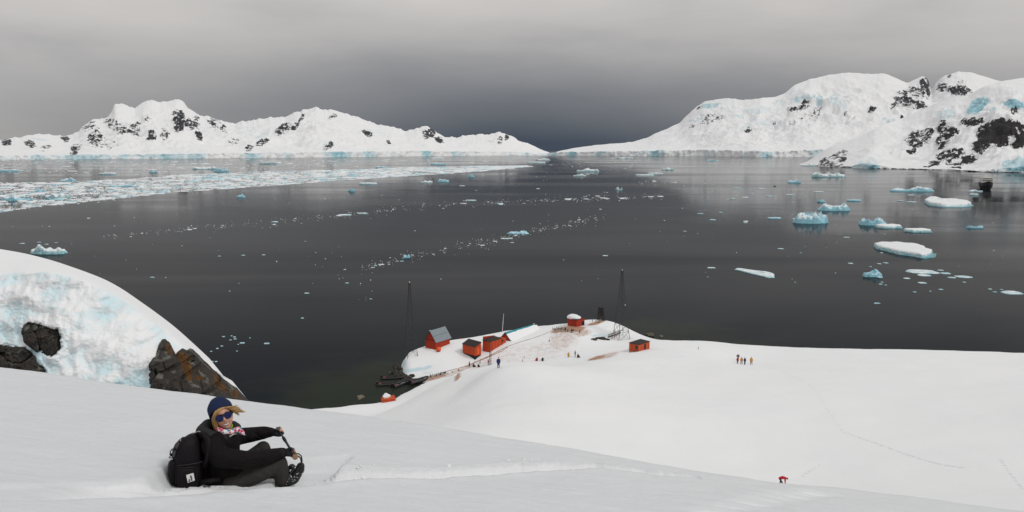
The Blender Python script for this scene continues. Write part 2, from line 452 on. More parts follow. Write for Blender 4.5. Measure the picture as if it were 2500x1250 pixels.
    if foot is not None:
        rk = np.maximum(rk, blobs(U0, V0, foot, 1.0))
    rk = np.clip(rk * (.88 + .50 * n3 + .60 * n4), 0, 1.6) * (rk > .01)
    o = grid_obj(name, X, Y, Z, mat, attrs={'rock': rk, 'blue': bl})
    tag(o, label, None, None, 'structure')
    return o

LEFT_SKY = [(-500, 350), (-200, 325), (-60, 338), (0, 345), (40, 338), (75, 331), (105, 329), (140, 334), (165, 333), (190, 322), (225, 292), (262, 291), (272, 275), (278, 257),
            (300, 254), (318, 263), (330, 266), (355, 249), (372, 246), (390, 252), (415, 248), (435, 245), (448, 250), (460, 268), (490, 283),
            (510, 287), (545, 298), (575, 303), (600, 297), (660, 288), (690, 287), (706, 283), (730, 272), (755, 268), (774, 261), (790, 268), (830, 275),
            (880, 290), (920, 306), (960, 313), (990, 321), (1010, 319), (1030, 311), (1045, 310), (1060, 319), (1080, 335), (1110, 338), (1150, 331), (1195, 330), (1222, 324), (1240, 329),
            (1260, 341), (1290, 352), (1320, 365), (1344, 374), (1352, 377)]
LEFT_ROCK = [(15, 346, 14, 12, 0, .8), (72, 352, 20, 9, 15, .62), (110, 362, 18, 8, -20, .55), (160, 340, 14, 7, 10, .7), (185, 362, 18, 10, -15, .7), (180, 375, 14, 5, -10, .7),
             (215, 305, 22, 18, -40, .52), (232, 335, 22, 28, 20, .55), (285, 310, 45, 16, 28, .5), (255, 350, 40, 16, 10, .42), (330, 318, 22, 20, 30, .52), (370, 332, 14, 16, 10, .60),
             (402, 330, 14, 16, 0, .62), (437, 292, 20, 28, -10, .68), (436, 310, 16, 14, 0, .66), (470, 300, 20, 26, 45, .62), (485, 330, 8, 16, -20, .85), (530, 305, 34, 14, 30, .55),
             (360, 290, 12, 8, 20, .5), (608, 362, 14, 9, -25, .8), (640, 348, 20, 8, -25, .62), (690, 315, 26, 12, -30, .82), (718, 308, 16, 9, -40, .75), (735, 290, 18, 6, -50, .62),
             (570, 345, 16, 10, 0, .4), (815, 285, 16, 7, 0, .5), (800, 358, 14, 9, -30, .66), (898, 325, 16, 8, 15, .62), (948, 346, 8, 5, 50, .7), (1040, 330, 12, 16, 0, .62), (1053, 325, 12, 12, 40, .9), (1072, 340, 13, 10, 30, .98),
             (1236, 336, 6, 9, 20, .85), (1220, 343, 8, 14, -10, .55)]
LEFT_BLUE = [(95, 340, 30, 5, 5, .6), (320, 305, 26, 6, 5, .6), (600, 320, 40, 18, 10, .5), (640, 330, 30, 12, -20, .55), (760, 305, 16, 10, 40, .45), (800, 350, 20, 10, 0, .55), (915, 320, 40, 8, 10, .5),
             (950, 333, 25, 5, 10, .45), (880, 315, 20, 4, 0, .4), (1030, 350, 14, 6, 10, .4), (1200, 345, 40, 6, -10, .45), (870, 350, 20, 8, 0, .35), (270, 292, 20, 5, 0, .45)]
mountain('mountain', LEFT_SKY, [(-600, 390), (0, 390), (250, 388), (600, 386), (900, 383), (1150, 380.5), (1360, 379)], [(-600, 1500), (0, 1300), (350, 2300), (700, 2400), (1000, 1500), (1360, 500)],
         M['far_snow'], 1150, LEFT_ROCK, LEFT_BLUE, cliff=[(-600, 8), (0, 10), (300, 10), (600, 12), (1000, 13), (1250, 9), (1340, 4), (1360, 2)], jit=4.5, namp=.17, rboost=1.2, rows=170,
         label='snowy mountain range with broken rock faces across the bay on the left')

RIGHT_SKY = [(1330, 378), (1344, 376), (1365, 369), (1400, 362), (1450, 355), (1545, 347), (1580, 336), (1610, 322), (1660, 301), (1675, 284), (1700, 262), (1720, 248), (1775, 240), (1815, 245), (1850, 241),
             (1890, 237), (1915, 230), (1940, 208), (1980, 193), (2020, 184), (2075, 177), (2110, 181), (2160, 180), (2190, 192), (2215, 204), (2232, 196), (2252, 186), (2266, 194), (2273, 225), (2280, 206),
             (2305, 186), (2340, 175), (2375, 178), (2410, 190), (2460, 204), (2560, 215), (2800, 240), (3200, 300)]
RIGHT_ROCK = [(1708, 262, 12, 4, -55, .7), (1735, 282, 22, 9, -15, .5), (1722, 298, 16, 12, -40, .55), (1750, 290, 20, 10, -20, .42), (1690, 312, 12, 6, -20, .4), (1828, 318, 14, 8, -10, .66), (1945, 265, 34, 7, -8, .75),
              (1968, 250, 14, 7, -20, .75), (1995, 275, 12, 20, 10, .45), (1935, 300, 10, 10, 0, .5), (1888, 303, 8, 8, 0, .62), (1970, 285, 30, 12, 0, .35), (2065, 280, 14, 10, 0, .4), (2130, 268, 14, 5, -30, .8),
              (2200, 232, 26, 12, -30, .68), (2258, 205, 16, 16, 40, .98), (2240, 225, 26, 16, 20, .66), (2225, 252, 50, 12, 12, .72), (2266, 225, 6, 22, 0, .85), (2185, 258, 12, 10, 0, .7),
              (2300, 215, 18, 12, -10, .72), (2340, 222, 36, 14, 5, .80), (2318, 186, 10, 6, -30, .7), (2345, 205, 12, 10, 0, .6), (2200, 287, 6, 5, 0, .8)]
RIGHT_BLUE = [(1735, 258, 34, 8, -10, .75), (1705, 288, 22, 6, -30, .6), (1690, 296, 10, 6, -10, .7), (1780, 262, 30, 8, 0, .5), (1850, 270, 60, 10, -5, .55), (1805, 285, 18, 8, 0, .6), (1870, 300, 50, 10, 10, .55), (1820, 310, 30, 12, -30, .5),
              (1960, 240, 40, 10, -10, .7), (2000, 245, 12, 20, 0, .7), (2035, 245, 18, 18, 10, .62), (2060, 255, 20, 18, 30, .55), (1905, 310, 20, 8, 0, .5), (2170, 295, 30, 10, 10, .6), (1940, 225, 20, 5, -10, .5), (1900, 250, 20, 8, -20, .55)]
mountain('mountain', RIGHT_SKY, [(1320, 379), (1500, 380.5), (1700, 381.5), (1850, 383), (2000, 383), (3300, 384)], [(1330, 500), (1500, 900), (1700, 1800), (2000, 2600), (2600, 2600), (3300, 2000)],
         M['far_snow'], 1100, RIGHT_ROCK, RIGHT_BLUE, cliff=[(1330, 3), (1360, 8), (1500, 11), (1700, 15), (1800, 15), (1900, 13), (2000, 17), (2300, 14), (3300, 12)], jit=1.6, namp=.12, rboost=1.15, rows=170,
         label='broad snow dome with glacier front and rocky peaks across the strait')

HEAD_SKY = [(1952, 401), (1970, 395), (1997, 376), (2029, 358), (2059, 348), (2103, 331), (2153, 306), (2202, 289), (2252, 267), (2287, 252), (2327, 239), (2364, 232), (2401, 212), (2451, 197), (2500, 190), (2620, 175), (2900, 160), (3300, 150)]
HEAD_ROCK = [(2015, 392, 24, 9, -35, .80), (2040, 380, 20, 9, -35, .72), (2062, 372, 12, 9, -40, .60), (2030, 400, 40, 6, 3, .70), (2055, 390, 14, 8, -20, .8), (2240, 340, 34, 26, -20, .72), (2225, 368, 16, 9, 0, .95), (2260, 330, 30, 14, -35, .75), (2300, 310, 16, 20, 10, .85),
             (2320, 325, 28, 14, -20, .80), (2300, 345, 26, 16, -50, .78), (2375, 298, 38, 12, -5, .80), (2410, 330, 28, 34, 10, 1.25), (2450, 325, 50, 36, -5, 1.5), (2490, 335, 40, 28, -8, 1.5), (2540, 330, 50, 30, 0, 1.4), (2390, 360, 22, 16, 20, .95), (2320, 378, 40, 18, -10, .85),
             (2280, 398, 20, 8, -20, .85), (2365, 388, 28, 14, -10, .92), (2330, 398, 26, 7, 5, .85), (2335, 409, 18, 3, 0, .8), (2475, 272, 14, 6, 10, 1.0), (2260, 405, 6, 3, 0, .7)]
HEAD_BLUE = [(2310, 278, 36, 16, -15, .62), (2388, 258, 40, 18, -35, .95), (2475, 256, 32, 16, 10, 1.0), (2425, 268, 14, 6, -20, .7), (2110, 404, 34, 9, 0, .75), (2130, 408, 22, 6, 0, 1.1), (2120, 395, 40, 14, 8, .55), (2480, 400, 50, 20, -8, .75), (2495, 412, 45, 9, -5, 1.1), (2130, 330, 30, 3, -10, .5), (2180, 371, 12, 4, 0, .5), (2430, 415, 20, 8, -10, .5)]
HEAD_FOOT = [(2030, 405, 70, 2.2, 4, .9), (2200, 412.5, 90, 1.6, 1, .9), (2350, 416.5, 80, 1.6, 3.5, 1.0), (2450, 421, 70, 1.8, 2, 1.0)]
mountain('headland', HEAD_SKY, [(1950, 402.5), (1972, 404), (2060, 409), (2130, 412), (2250, 414), (2400, 420), (2500, 422), (3300, 426)], [(1950, 60), (1980, 160), (2060, 420), (2200, 800), (2500, 1100), (3300, 1200)],
         M['head_snow'], 700, HEAD_ROCK, HEAD_BLUE, cliff=[(1950, 1), (2000, 2), (2080, 3), (2110, 12), (2160, 8), (2200, 2), (2400, 3), (2440, 8), (2500, 16), (3300, 14)], jit=.8, nsc=260.0, namp=.17, rboost=1.1, spike=.42, rows=150, cliff_jit=.006,
         foot=HEAD_FOOT, label='steep snowy headland with dark rock cliffs above the calm water')

# ---- near ground: one heightfield from the slope below the camera down to the station point
def tps(px, py, pz):
    n = len(px)
    r2 = (px[:, None] - px[None, :])**2 + (py[:, None] - py[None, :])**2
    K = np.where(r2 > 0, r2 * np.log(r2 + 1e-12), 0) + np.eye(n) * 40.0
    P = np.stack([np.ones(n), px, py], 1)
    A = np.block([[K, P], [P.T, np.zeros((3, 3))]])
    w = np.linalg.solve(A, np.concatenate([pz, np.zeros(3)]))
    def f(X, Y):
        out = w[n] + w[n + 1] * X + w[n + 2] * Y
        for i in range(n):
            q = (X - px[i])**2 + (Y - py[i])**2
            out = out + w[i] * np.where(q > 0, q * np.log(q + 1e-12), 0)
        return out
    return f
CP = []
for (u, v, d) in ((1910, 1184, 75), (1815, 889, 162), (2500, 862, 183), (2200, 856, 183), (1900, 848, 187), (1700, 832, 191), (2400, 1100, 85), (2200, 1000, 108), (2500, 1000, 106), (2500, 930, 140),
                  (1600, 1000, 102), (1600, 1100, 84), (1200, 1000, 92), (1300, 1055, 80), (1100, 1000, 110), (1120, 960, 122), (1217, 897, 119), (1300, 892, 126), (1500, 950, 116), (1400, 893, 138), (1600, 900, 142),
                  (1700, 870, 160), (2000, 900, 150), (2300, 920, 138), (1030, 965, 148), (1090, 930, 138), (1125, 908, 130), (2800, 1000, 100), (2800, 880, 175), (1500, 880, 150)):
    CP.append(tuple(at(u, v, d)))
for (u, v, e) in ((985, 872, 3.4), (1005, 897, 2.0), (1000, 918, .8), (1040, 850, 4.6), (1100, 835, 4.6), (1160, 825, 4.2), (1230, 812, 4.8), (1068, 856, 4.6), (1150, 884, 3.8), (1205, 860, 5.0), (1100, 902, 2.2), (1050, 922, .9),
                  (1143, 895, 2.6), (1192, 891, 3.2), (1260, 840, 6.0), (1300, 850, 6.0), (1311, 880, 5.0), (1320, 803, 7.0), (1350, 803, 7.6), (1405, 799, 9.0), (1470, 784, 8.6), (1500, 786, 8.0), (1535, 803, 5.2),
                  (1575, 824, 2.2), (1590, 828, 4.0), (1604, 829, 5.6), (1480, 828, 6.2), (1513, 832, 6.2), (1450, 850, 6.8), (1560, 858, 8.6), (1400, 868, 6.4), (1620, 832, 7.2), (1640, 855, 9.0), (1000, 1000, 1.6), (940, 985, 1.2), (1000, 965, 1.2), (860, 1000, 1.0), (1350, 830, 7.2)):
    CP.append(tuple(on(u, v, e)))
for (x, y, z) in ((-15, 30, 34), (0, 30, 35), (30, 30, 34), (-20, 60, 22), (0, 60, 24), (30, 60, 23.5), (50, 45, 29), (60, 75, 20), (-30, 100, 9), (-10, 100, 16), (-35, 130, 3), (100, 60, 24), (0, 20, 40), (40, 18, 40), (-25, 20, 38), (-8, 148, 9.0), (0, 147, 8.5), (-14, 158, 4.0)):
    CP.append((x, y, z))
CP = np.array(CP)
_E = tps(CP[:, 0], CP[:, 1], CP[:, 2])
COAST = []
for (u, v) in ((700, 1003), (790, 996), (870, 990), (925, 985), (965, 974), (1000, 954), (1034, 936), (1012, 931), (990, 927), (980, 918), (974, 908)):
    p = on(u, v, 0); COAST.append((p.x, p.y))
for (u, v, e, ps) in ((984, 867, 3.4, 2), (1000, 862, 3.6, 2), (1040, 847, 4.6, 3), (1100, 830, 4.6, 3), (1160, 822, 4.2, 3), (1230, 810, 4.8, 4), (1310, 798, 6.6, 5), (1350, 799, 7.4, 5), (1385, 791, 8.6, 5), (1440, 783, 8.6, 5),
                      (1500, 782, 7.8, 5), (1535, 800, 5.2, 4), (1582, 823, 1.6, 1), (1594, 828, 2.6, 1), (1612, 827, 4.6, 3), (1700, 827, 5.2, 5), (1900, 843, 4.7, 5), (2200, 852, 4.6, 5), (2500, 857, 4.6, 5), (3100, 868, 5, 5)):
    p = on(u, v, e); s = 1 + ps / p.y; COAST.append((p.x * s, p.y * s))
COAST += [(240, 120), (240, -40), (-60, -40), (-60, 20), (-42, 55), (-38, 90), (-40, 125)]
COAST = np.array(COAST)
def coast_sd(X, Y):
    """distance to the coast, positive inland"""
    x0, y0 = COAST[:, 0], COAST[:, 1]; x1, y1 = np.roll(x0, -1), np.roll(y0, -1)
    d = np.full(X.shape, 1e9); ins = np.zeros(X.shape, bool)
    for a, b, c, e in zip(x0, y0, x1, y1):
        vx, vy = c - a, e - b
        t = np.clip(((X - a) * vx + (Y - b) * vy) / (vx * vx + vy * vy), 0, 1)
        d = np.minimum(d, np.hypot(X - a - t * vx, Y - b - t * vy))
        cr = ((b > Y) != (e > Y))
        with np.errstate(divide='ignore', invalid='ignore'):
            ins ^= cr & (X < (c - a) * (Y - b) / (e - b) + a)
    return np.where(ins, d, -d)
PITS = []
def ground_z(X, Y):
    X = np.asarray(X, float); Y = np.asarray(Y, float)
    e = _E(X, Y)
    sd = coast_sd(X, Y) + .9 * fbm(X / 5., Y / 5., 3.0, 3)
    s = np.clip(sd / 2.4, 0, 1); s = np.where(s > 0, 1 - (1 - s)**2.2, 0)
    z = np.maximum(e, .35) * s
    z = z + np.clip(sd / 6, 0, 1) * (.45 * fbm(X / 22., Y / 22., 1.0, 3) + .16 * fbm(X / 6., Y / 6., 2.0, 3))
    for (px, py, rx, ry, dep) in PITS:
        q = ((X - px) / rx)**2 + ((Y - py) / ry)**2
        z = z - dep * np.exp(-q)
    return np.where(sd > 0, z, -1.2 + .25 * np.clip(sd, -4, 0))
GRID = {}
def gz(x, y):
    if not GRID: return float(ground_z(np.array([x]), np.array([y]))[0])
    xs, ys, Z = GRID['g']
    i = min(max(int(np.searchsorted(xs, x)) - 1, 0), len(xs) - 2); j = min(max(int(np.searchsorted(ys, y)) - 1, 0), len(ys) - 2)
    a = (x - xs[i]) / (xs[i + 1] - xs[i]); b = (y - ys[j]) / (ys[j + 1] - ys[j])
    return float((Z[j, i] * (1 - a) + Z[j, i + 1] * a) * (1 - b) + (Z[j + 1, i] * (1 - a) + Z[j + 1, i + 1] * a) * b)
def gp(u, v, el):
    """ground point under photo pixel (u, v): starts at elevation el and refines against the ground"""
    p = on(u, v, el)
    for _ in range(8):
        p = on(u, v, .5 * p.z + .5 * gz(p.x, p.y))
    return Vector((p.x, p.y, gz(p.x, p.y)))
def build_ground():
    # melt hollows beside the ice walls and huts
    for (u, v, e, rx, ry, dep) in ((1012, 908, 1.5, 3.2, 2.2, .9), (1160, 881, 3.8, 3.2, 2.0, 1.0), (1460, 823, 6.3, 5.0, 1.4, 1.0), (1490, 826, 6.2, 4.0, 1.6, .8)):
        p = on(u, v, e); PITS.append((p.x, p.y, rx, ry, dep))
    xs = np.concatenate([np.arange(-62, -34, 1.0), np.arange(-34, 44, .42), np.arange(44, 170, 1.0)])
    ys = np.concatenate([np.arange(14, 100, 1.1), np.arange(100, 232, .45)])
    X, Y = np.meshgrid(xs, ys)
    Z = ground_z(X, Y)
    GRID['g'] = (xs, ys, Z)
    U, V = proj(X, Y, Z)
    dirt = blobs(U, V, [(1395, 804, 36, 8, -5, 1.15), (1365, 806, 22, 6, -20, 1.0), (1458, 787, 26, 4, -14, 1.1), (1375, 828, 46, 28, -30, .34), (1340, 850, 70, 22, -10, .20), (1458, 874, 26, 4.5, -14, 1.0), (1485, 868, 30, 7, -18, .45),
                        (1240, 862, 70, 14, -18, .18), (1060, 922, 36, 6, -14, .75), (1120, 905, 50, 6, -22, .42), (1118, 921, 13, 5, -60, .85), (1180, 885, 40, 10, -25, .2), (1420, 812, 26, 9, 0, .5), (1300, 870, 120, 14, -5, .15)], 3.0)
    far = sstep(95, 125, Y)
    dirt = dirt * far
    blue = blobs(U, V, [(1010, 903, 34, 7, -10, .9), (1040, 898, 22, 5, -15, .8), (982, 885, 14, 16, 10, .7), (1045, 910, 22, 5, 8, .55), (1465, 819, 26, 4, 2, .85), (1495, 815, 14, 5, -20, .6), (1540, 848, 14, 8, 0, .5), (1327, 855, 10, 3, 15, .7), (1480, 798, 10, 2, -10, .6),
                        (1232, 910, 6, 3, 0, .6), (1575, 822, 16, 5, 20, .5)], 3.0) * far
    o = grid_obj('snow_ground', X, Y, Z, M['snow'], attrs={'dirt': dirt, 'blue': blue}, keep=(coast_sd(X, Y) > -3.5))
    tag(o, kind='structure')
build_ground()

# ---- the slope the camera stands on: a plane that rolls away about ten metres out, with a slide trench worn into it
TR = [(-260, 1208), (0, 1205), (200, 1197), (330, 1193), (430, 1188), (560, 1180), (700, 1167), (745, 1163), (900, 1159), (1000, 1155), (1100, 1151), (1200, 1144), (1300, 1138), (1380, 1136), (1460, 1138), (1520, 1147), (1600, 1157), (1700, 1166)]
def plane_z(x, y): return CAMH - 2.04 - .17 * y - .14 * x
def on_slope(u, v):
    a, y, z = ray(u, v)
    k = -2.04 / (z + .17 * y + .14 * a)
    return float(a * k), float(y * k)
TRP = np.array([on_slope(u, v) for u, v in TR])
STEPS = [on_slope(u, v) for (u, v) in ((1745, 1252), (1790, 1243), (1838, 1234), (1868, 1224), (1905, 1217), (1940, 1211), (1968, 1206), (1990, 1202))]
def slope_z(X, Y, full=False):
    X = np.asarray(X, float); Y = np.asarray(Y, float)
    edge = np.interp(X, [-16, -6.6, -4.7, -3.5, -1.35, -.2, 1.75, 3.3, 4.1, 7, 20], [9.5, 9.7, 9.75, 9.8, 9.8, 9.55, 9.15, 9.12, 9.3, 9.4, 9.4]) + .05 * np.sin(X * 1.7)
    z = plane_z(X, Y) + .05 * fbm(X / 3., Y / 3., 5.0, 3) + .02 * fbm(X / .9, Y / .9, 6.0, 3) + .010 * fbm(X / .9 + Y * .25, Y / .16, 7.0, 4, .6) + .004 * fbm(X / .12, Y / .10, 2.0, 2)
    over = np.maximum(Y - edge, 0)
    z = z - .30 * over**1.4 - .05 * over**2
    # trench
    d = np.full(X.shape, 1e9); side = np.zeros(X.shape); along = np.zeros(X.shape); acc = 0
    for (a, b), (c, e) in zip(TRP[:-1], TRP[1:]):
        vx, vy = c - a, e - b; L2 = vx * vx + vy * vy
        t = np.clip(((X - a) * vx + (Y - b) * vy) / L2, 0, 1)
        dd = np.hypot(X - a - t * vx, Y - b - t * vy)
        m = dd < d
        d = np.where(m, dd, d); side = np.where(m, np.sign((Y - b) * vx - (X - a) * vy), side); along = np.where(m, acc + t * math.sqrt(L2), along); acc += math.sqrt(L2)
    rag = .035 * fbm(X * 2.3, Y * 2.3, 3.0, 4) + .02 * (cells(X * 3.1, Y * 3.1, 5)[2] - .5)
    far = side > 0
    # the woman's seat hollows the trench; it runs shallow to the left and thins out to the right
    w = np.interp(X, [-7, -3.2, -2.8, -1.7, -1.3, 0, 1.0, 2.5], [.20, .20, .24, .24, .17, .14, .11, .06])
    prof = np.where(far, 1 - sstep(.82, 1.0, (d + rag) / w), 1 - sstep(.62, 1.0, (d + rag) / w))
    dep = np.interp(X, [-7, -5, -3.4, -2.9, -1.6, -1.0, 0, 1.0, 2.0, 3.0], [.004, .008, .02, .10, .16, .10, .10, .085, .045, .015])
    z = z - dep * prof * (1 + .35 * fbm(X * 4, Y * 4, 4.0, 3))
    lip = np.exp(-((d - w * 1.2) / .07)**2)
    z = z + lip * np.where(far, .012, .010) * np.clip(dep * 9, 0, 1) * np.clip(1 + 2.2 * fbm(X * 3.3, Y * 3.3, 8.0, 4), 0, 2.5)
    sl = Y - (6.16 + .854 * (X + 2.73))
    pit = sstep(0, .10, X + 3.00 + rag) * sstep(0, .14, -1.62 - X + rag) * sstep(-.03, .11, sl + rag * .4) * sstep(0, .16, .62 - sl + rag)
    z = z - .14 * pit
    z = z + .008 * np.exp(-((sl + .05) / .05)**2) * sstep(-3.1, -2.9, X) * sstep(-1.6, -1.9, X) * (1 + fbm(X * 6, Y * 6, 2., 3))
    fresh_lit = np.clip(prof * 1.2 + .25 * lip, 0, 1) * np.clip(dep * 12, 0, 1)
    for (sx, sy) in STEPS:
        q = ((X - sx - (Y - sy) * .1) / .22)**2 + ((Y - sy) / .07)**2
        z = z - .05 * np.exp(-q) + .02 * np.exp(-((X - sx) / .26)**2 - ((Y - sy - .14) / .06)**2)
        fresh_lit = np.maximum(fresh_lit, np.exp(-q))
    return (z, fresh_lit) if full else z
def sz(x, y): return float(slope_z(np.array([x]), np.array([y]))[0])
def build_slope():
    xs = np.concatenate([np.arange(-16, -7, .12), np.arange(-7, 6, .028), np.arange(6, 20, .12)])
    ys = np.concatenate([np.arange(-6, 4.5, .3), np.arange(4.5, 11.0, .028), np.arange(11.0, 14, .1), np.arange(14, 40, .5)])
    X, Y = np.meshgrid(xs, ys)
    Z, fresh_lit = slope_z(X, Y, True)
    o = grid_obj('snow_slope', X, Y, Z, M['snow_near'], attrs={'fresh_lit': fresh_lit})
    tag(o, kind='structure')
build_slope()
# ---- snow bank with a broken ice face and rock showing through, below left of the camera
M['ice_face'] = mat_alpine('ice_face', 1.1, ice=(.58, .79, .85), bump=.05)
M['rock_near'] = mat_rock('rock_near', (.036, .032, .028), (.058, .036, .024), 1.0, moss=True)
def poly_sd(U, V, pts):
    P = np.array(pts, float); d = np.full(U.shape, 1e9); ins = np.zeros(U.shape, bool)
    for (a, b), (c, e) in zip(P, np.roll(P, -1, 0)):
        vx, vy = c - a, e - b
        t = np.clip(((U - a) * vx + (V - b) * vy) / (vx * vx + vy * vy + 1e-9), 0, 1)
        d = np.minimum(d, np.hypot(U - a - t * vx, V - b - t * vy))
        with np.errstate(divide='ignore', invalid='ignore'):
            ins ^= ((b > V) != (e > V)) & (U < (c - a) * (V - b) / (e - b) + a)
    return np.where(ins, d, -d)
ROCK_A = [(58, 792), (78, 787), (100, 790), (112, 799), (146, 803), (151, 825), (147, 852), (143, 862), (128, 876), (114, 873), (102, 858), (90, 852), (76, 842), (64, 832), (62, 818), (56, 808)]
ROCK_B = [(-80, 838), (0, 843), (30, 847), (58, 850), (82, 868), (95, 890), (106, 900), (113, 930), (113, 970), (-80, 970)]
ROCK_C = [(371, 890), (376, 878), (384, 874), (390, 858), (396, 840), (401, 834), (410, 842), (419, 860), (425, 872), (431, 878), (436, 873), (438, 864), (446, 858), (456, 862), (470, 856), (482, 868), (510, 890), (545, 925), (580, 950), (640, 1010), (640, 1060), (378, 1060), (376, 960), (371, 930)]
BANK_SKY = [(-400, 560), (-150, 585), (0, 608), (60, 618), (130, 636), (200, 660), (260, 683), (310, 712), (350, 742), (385, 768), (420, 800), (450, 828), (476, 852), (500, 878), (522, 903), (555, 927), (582, 951), (610, 980), (650, 1015), (690, 1040)]
BANK_FACE = [(-400, 640), (-150, 670), (0, 682), (60, 668), (130, 668), (220, 690), (300, 735), (360, 780), (420, 822), (476, 872), (560, 945), (690, 1060)]
_bu = np.arange(-400, 691.); _bk = np.hanning(101); _bk /= _bk.sum()
_bs, _bf = (np.convolve(np.pad(np.interp(_bu, *np.array(q, float).T), 50, 'reflect', reflect_type='odd'), _bk, 'valid') for q in (BANK_SKY, BANK_FACE))
def bank_depth(U, V):
    vs_ = np.interp(U[0], _bu, _bs); vf = np.interp(U[0], _bu, _bf)
    vb = 1075.0
    lo = 20.5 + .0022 * (600 - U)
    f = np.clip((vb - V) / (vb - vf), 0, 1)
    g = np.clip((vf - V) / np.maximum(vf - vs_, 1), 0, 1)
    d = lo + 2.2 * f + 1.0 * f**3 + (1.2 * g + 4.2 * g**2.2) * np.clip((vf - vs_) / 40, .15, 1.3)
    return d, f, g
def build_bank():
    us = np.linspace(-300, 690, 460)
    sky = np.interp(us, *np.array(BANK_SKY).T) + 1.5 * fbm(us / 40., 0 * us, 2., 3) * sstep(300, 420, us)
    kk = np.hanning(45); kk /= kk.sum(); sky = np.convolve(np.pad(sky, 22, 'edge'), kk, 'valid')
    sky = sky + 16 * sstep(476, 492, us) * sstep(640, 612, us) - 15 * np.exp(-((us - 532) / 13)**2)
    rows = np.linspace(0, 1, 330)
    U = np.repeat(us[None, :], len(rows), 0); V = 1075 + (sky[None, :] - 1075) * rows[:, None]
    d, f, g = bank_depth(U, V)
    a, yy, zz = ray(U, V)
    x = a / yy * d; z = CAMH + zz / yy * d
    face = sstep(0.02, .25, 1 - g) * 1.0
    wall = (1 - sstep(.0, .35, g)) * sstep(520, 460, U)
    big = fbm(x / 2.2, z / 1.6, 1.5, 4, .5)
    c1, gap, cid = cells(x / .95 + .4 * fbm(x, z, 3., 3), z / .75 + .4 * fbm(x, z, 5., 3))
    lumps = (.5 - c1) * .42
    small = fbm(x / .35, z / .3, 4.0, 4, .55)
    disp = wall * (-.50 * big - .75 * lumps - .11 * small) + (1 - wall) * -.05 * fbm(x / 2.5, z / 1.5, 8., 3)
    Uw = U + 9 * fbm(U / 16., V / 16., 2.0, 5, .65); Vw = V + 9 * fbm(U / 16., V / 16., 7.0, 5, .65)
    mask = np.zeros_like(U)
    sds = [poly_sd(Uw, Vw, p) for p in (ROCK_A, ROCK_B, ROCK_C)]
    for s in sds: mask = np.maximum(mask, sstep(-1, 10, s))
    di = d + disp * (1 - .6 * mask) + 1.1 * mask - .07 * np.exp(-((np.max(sds, 0) + 6) / 7)**2) * wall
    x = a / yy * di; z = CAMH + zz / yy * di
    blue = wall * np.clip(.64 + .55 * fbm(x / 1.7, z / 1.2, 9.0, 4) + .6 * disp.clip(-.5, .8), 0.15, .85)
    blue = np.maximum(blue, blobs(U, V, [(258, 905, 34, 16, -20, 1.0), (240, 922, 26, 10, -10, .9), (132, 730, 10, 22, -25, .95), (148, 757, 16, 8, 20, .9), (228, 735, 22, 10, -10, .75), (250, 718, 24, 16, 20, .6), (105, 702, 14, 6, 10, .8), (206, 788, 10, 8, 0, .7), (292, 758, 12, 8, 0, .7), (48, 806, 10, 12, 0, .7),
                                     (305, 897, 20, 10, 0, .65), (70, 677, 30, 6, 0, .6), (408, 822, 12, 6, 30, .75), (30, 700, 40, 12, 0, .55)], 14.0) * wall * .78)
    # back of the bank, falling away behind the crest
    dl, xl, zl = di[-1], x[-1], z[-1]
    Xb, Yb, Zb = [x], [di], [z]
    for t, dz in ((1.5, -.35), (4, -1.5), (8, -4), (14, -9), (22, -18)):
        Xb.append((xl * (1 + .1 * t / 14))[None]); Yb.append((dl + t)[None]); Zb.append((zl + dz - .25 * t)[None])
    nb = 5
    z0 = np.zeros((nb, len(us)))
    o = grid_obj('snow_bank', np.concatenate(Xb), np.concatenate(Yb), np.concatenate(Zb), M['ice_face'], attrs={'rock': np.concatenate([0 * blue, z0]), 'blue': np.concatenate([blue, z0])})
    tag(o, kind='structure')
    # the rock bodies
    labels = ['dark angular rock framed by ice high in the left ice face', 'brown weathered boulder low at the left edge under the ice', 'large cracked grey rock outcrop with rusty moss behind the seated woman']
    for i, (pts, lab) in enumerate(zip((ROCK_A, ROCK_B, ROCK_C), labels)):
        P = np.array(pts)
        u1 = np.arange(max(P[:, 0].min(), -90) - 12, P[:, 0].max() + 14, 1.35)
        r1 = np.arange(P[:, 1].min() - 12, min(P[:, 1].max(), 1060) + 12, 1.35)
        U, V = np.meshgrid(u1, r1)
        V = np.maximum(V, (np.interp(u1, *np.array(BANK_SKY).T) + .8)[None, :] - 2.0 * fbm(u1 / 16., 0 * u1, 3., 4)[None, :])
        s = poly_sd(U, V, pts)
        d, f, g = bank_depth(U, V)
        a, yy, zz = ray(U, V)
        x = a / yy * d; z = CAMH + zz / yy * d
        q = .35 * fbm(x / .8, z / .8, 2.0, 3)
        c1, gap, cid = cells(x / 1.05 + z * .25 + q, z / .8 - x * .2 + q, 3 + i)
        c2, gap2, cid2 = cells(x / .38 + q, z / .30 + q, 9 + i)
        if i == 2: g = np.zeros_like(g)
        dr = d - .12 + 0.35 * (1 - sstep(-9, 6, s)) + .30 * (cid - .5) + .11 * (cid2 - .5) + .09 * (1 - sstep(0, .09, gap)) + .015 * (1 - sstep(0, .10, gap2)) - .34 * fbm(x / 1.1, z / .9, 6.0, 6, .6)
        if i == 2: dr = dr + .45 * sstep(420, 600, U) - .25
        x = a / yy * dr; z = CAMH + zz / yy * dr
        moss = np.zeros_like(U)
        if i == 2:
            moss = blobs(U, V, [(447, 872, 20, 14, 20, 1.0), (456, 900, 12, 26, -15, .95), (412, 852, 8, 18, -25, .9), (486, 924, 12, 8, 0, .8), (535, 935, 8, 36, -35, .85), (572, 960, 14, 12, 20, .8), (462, 925, 9, 9, 0, .8)], 5.0)
        else:
            moss = .22 * sstep(.1, .5, fbm(x, z, 4., 3))
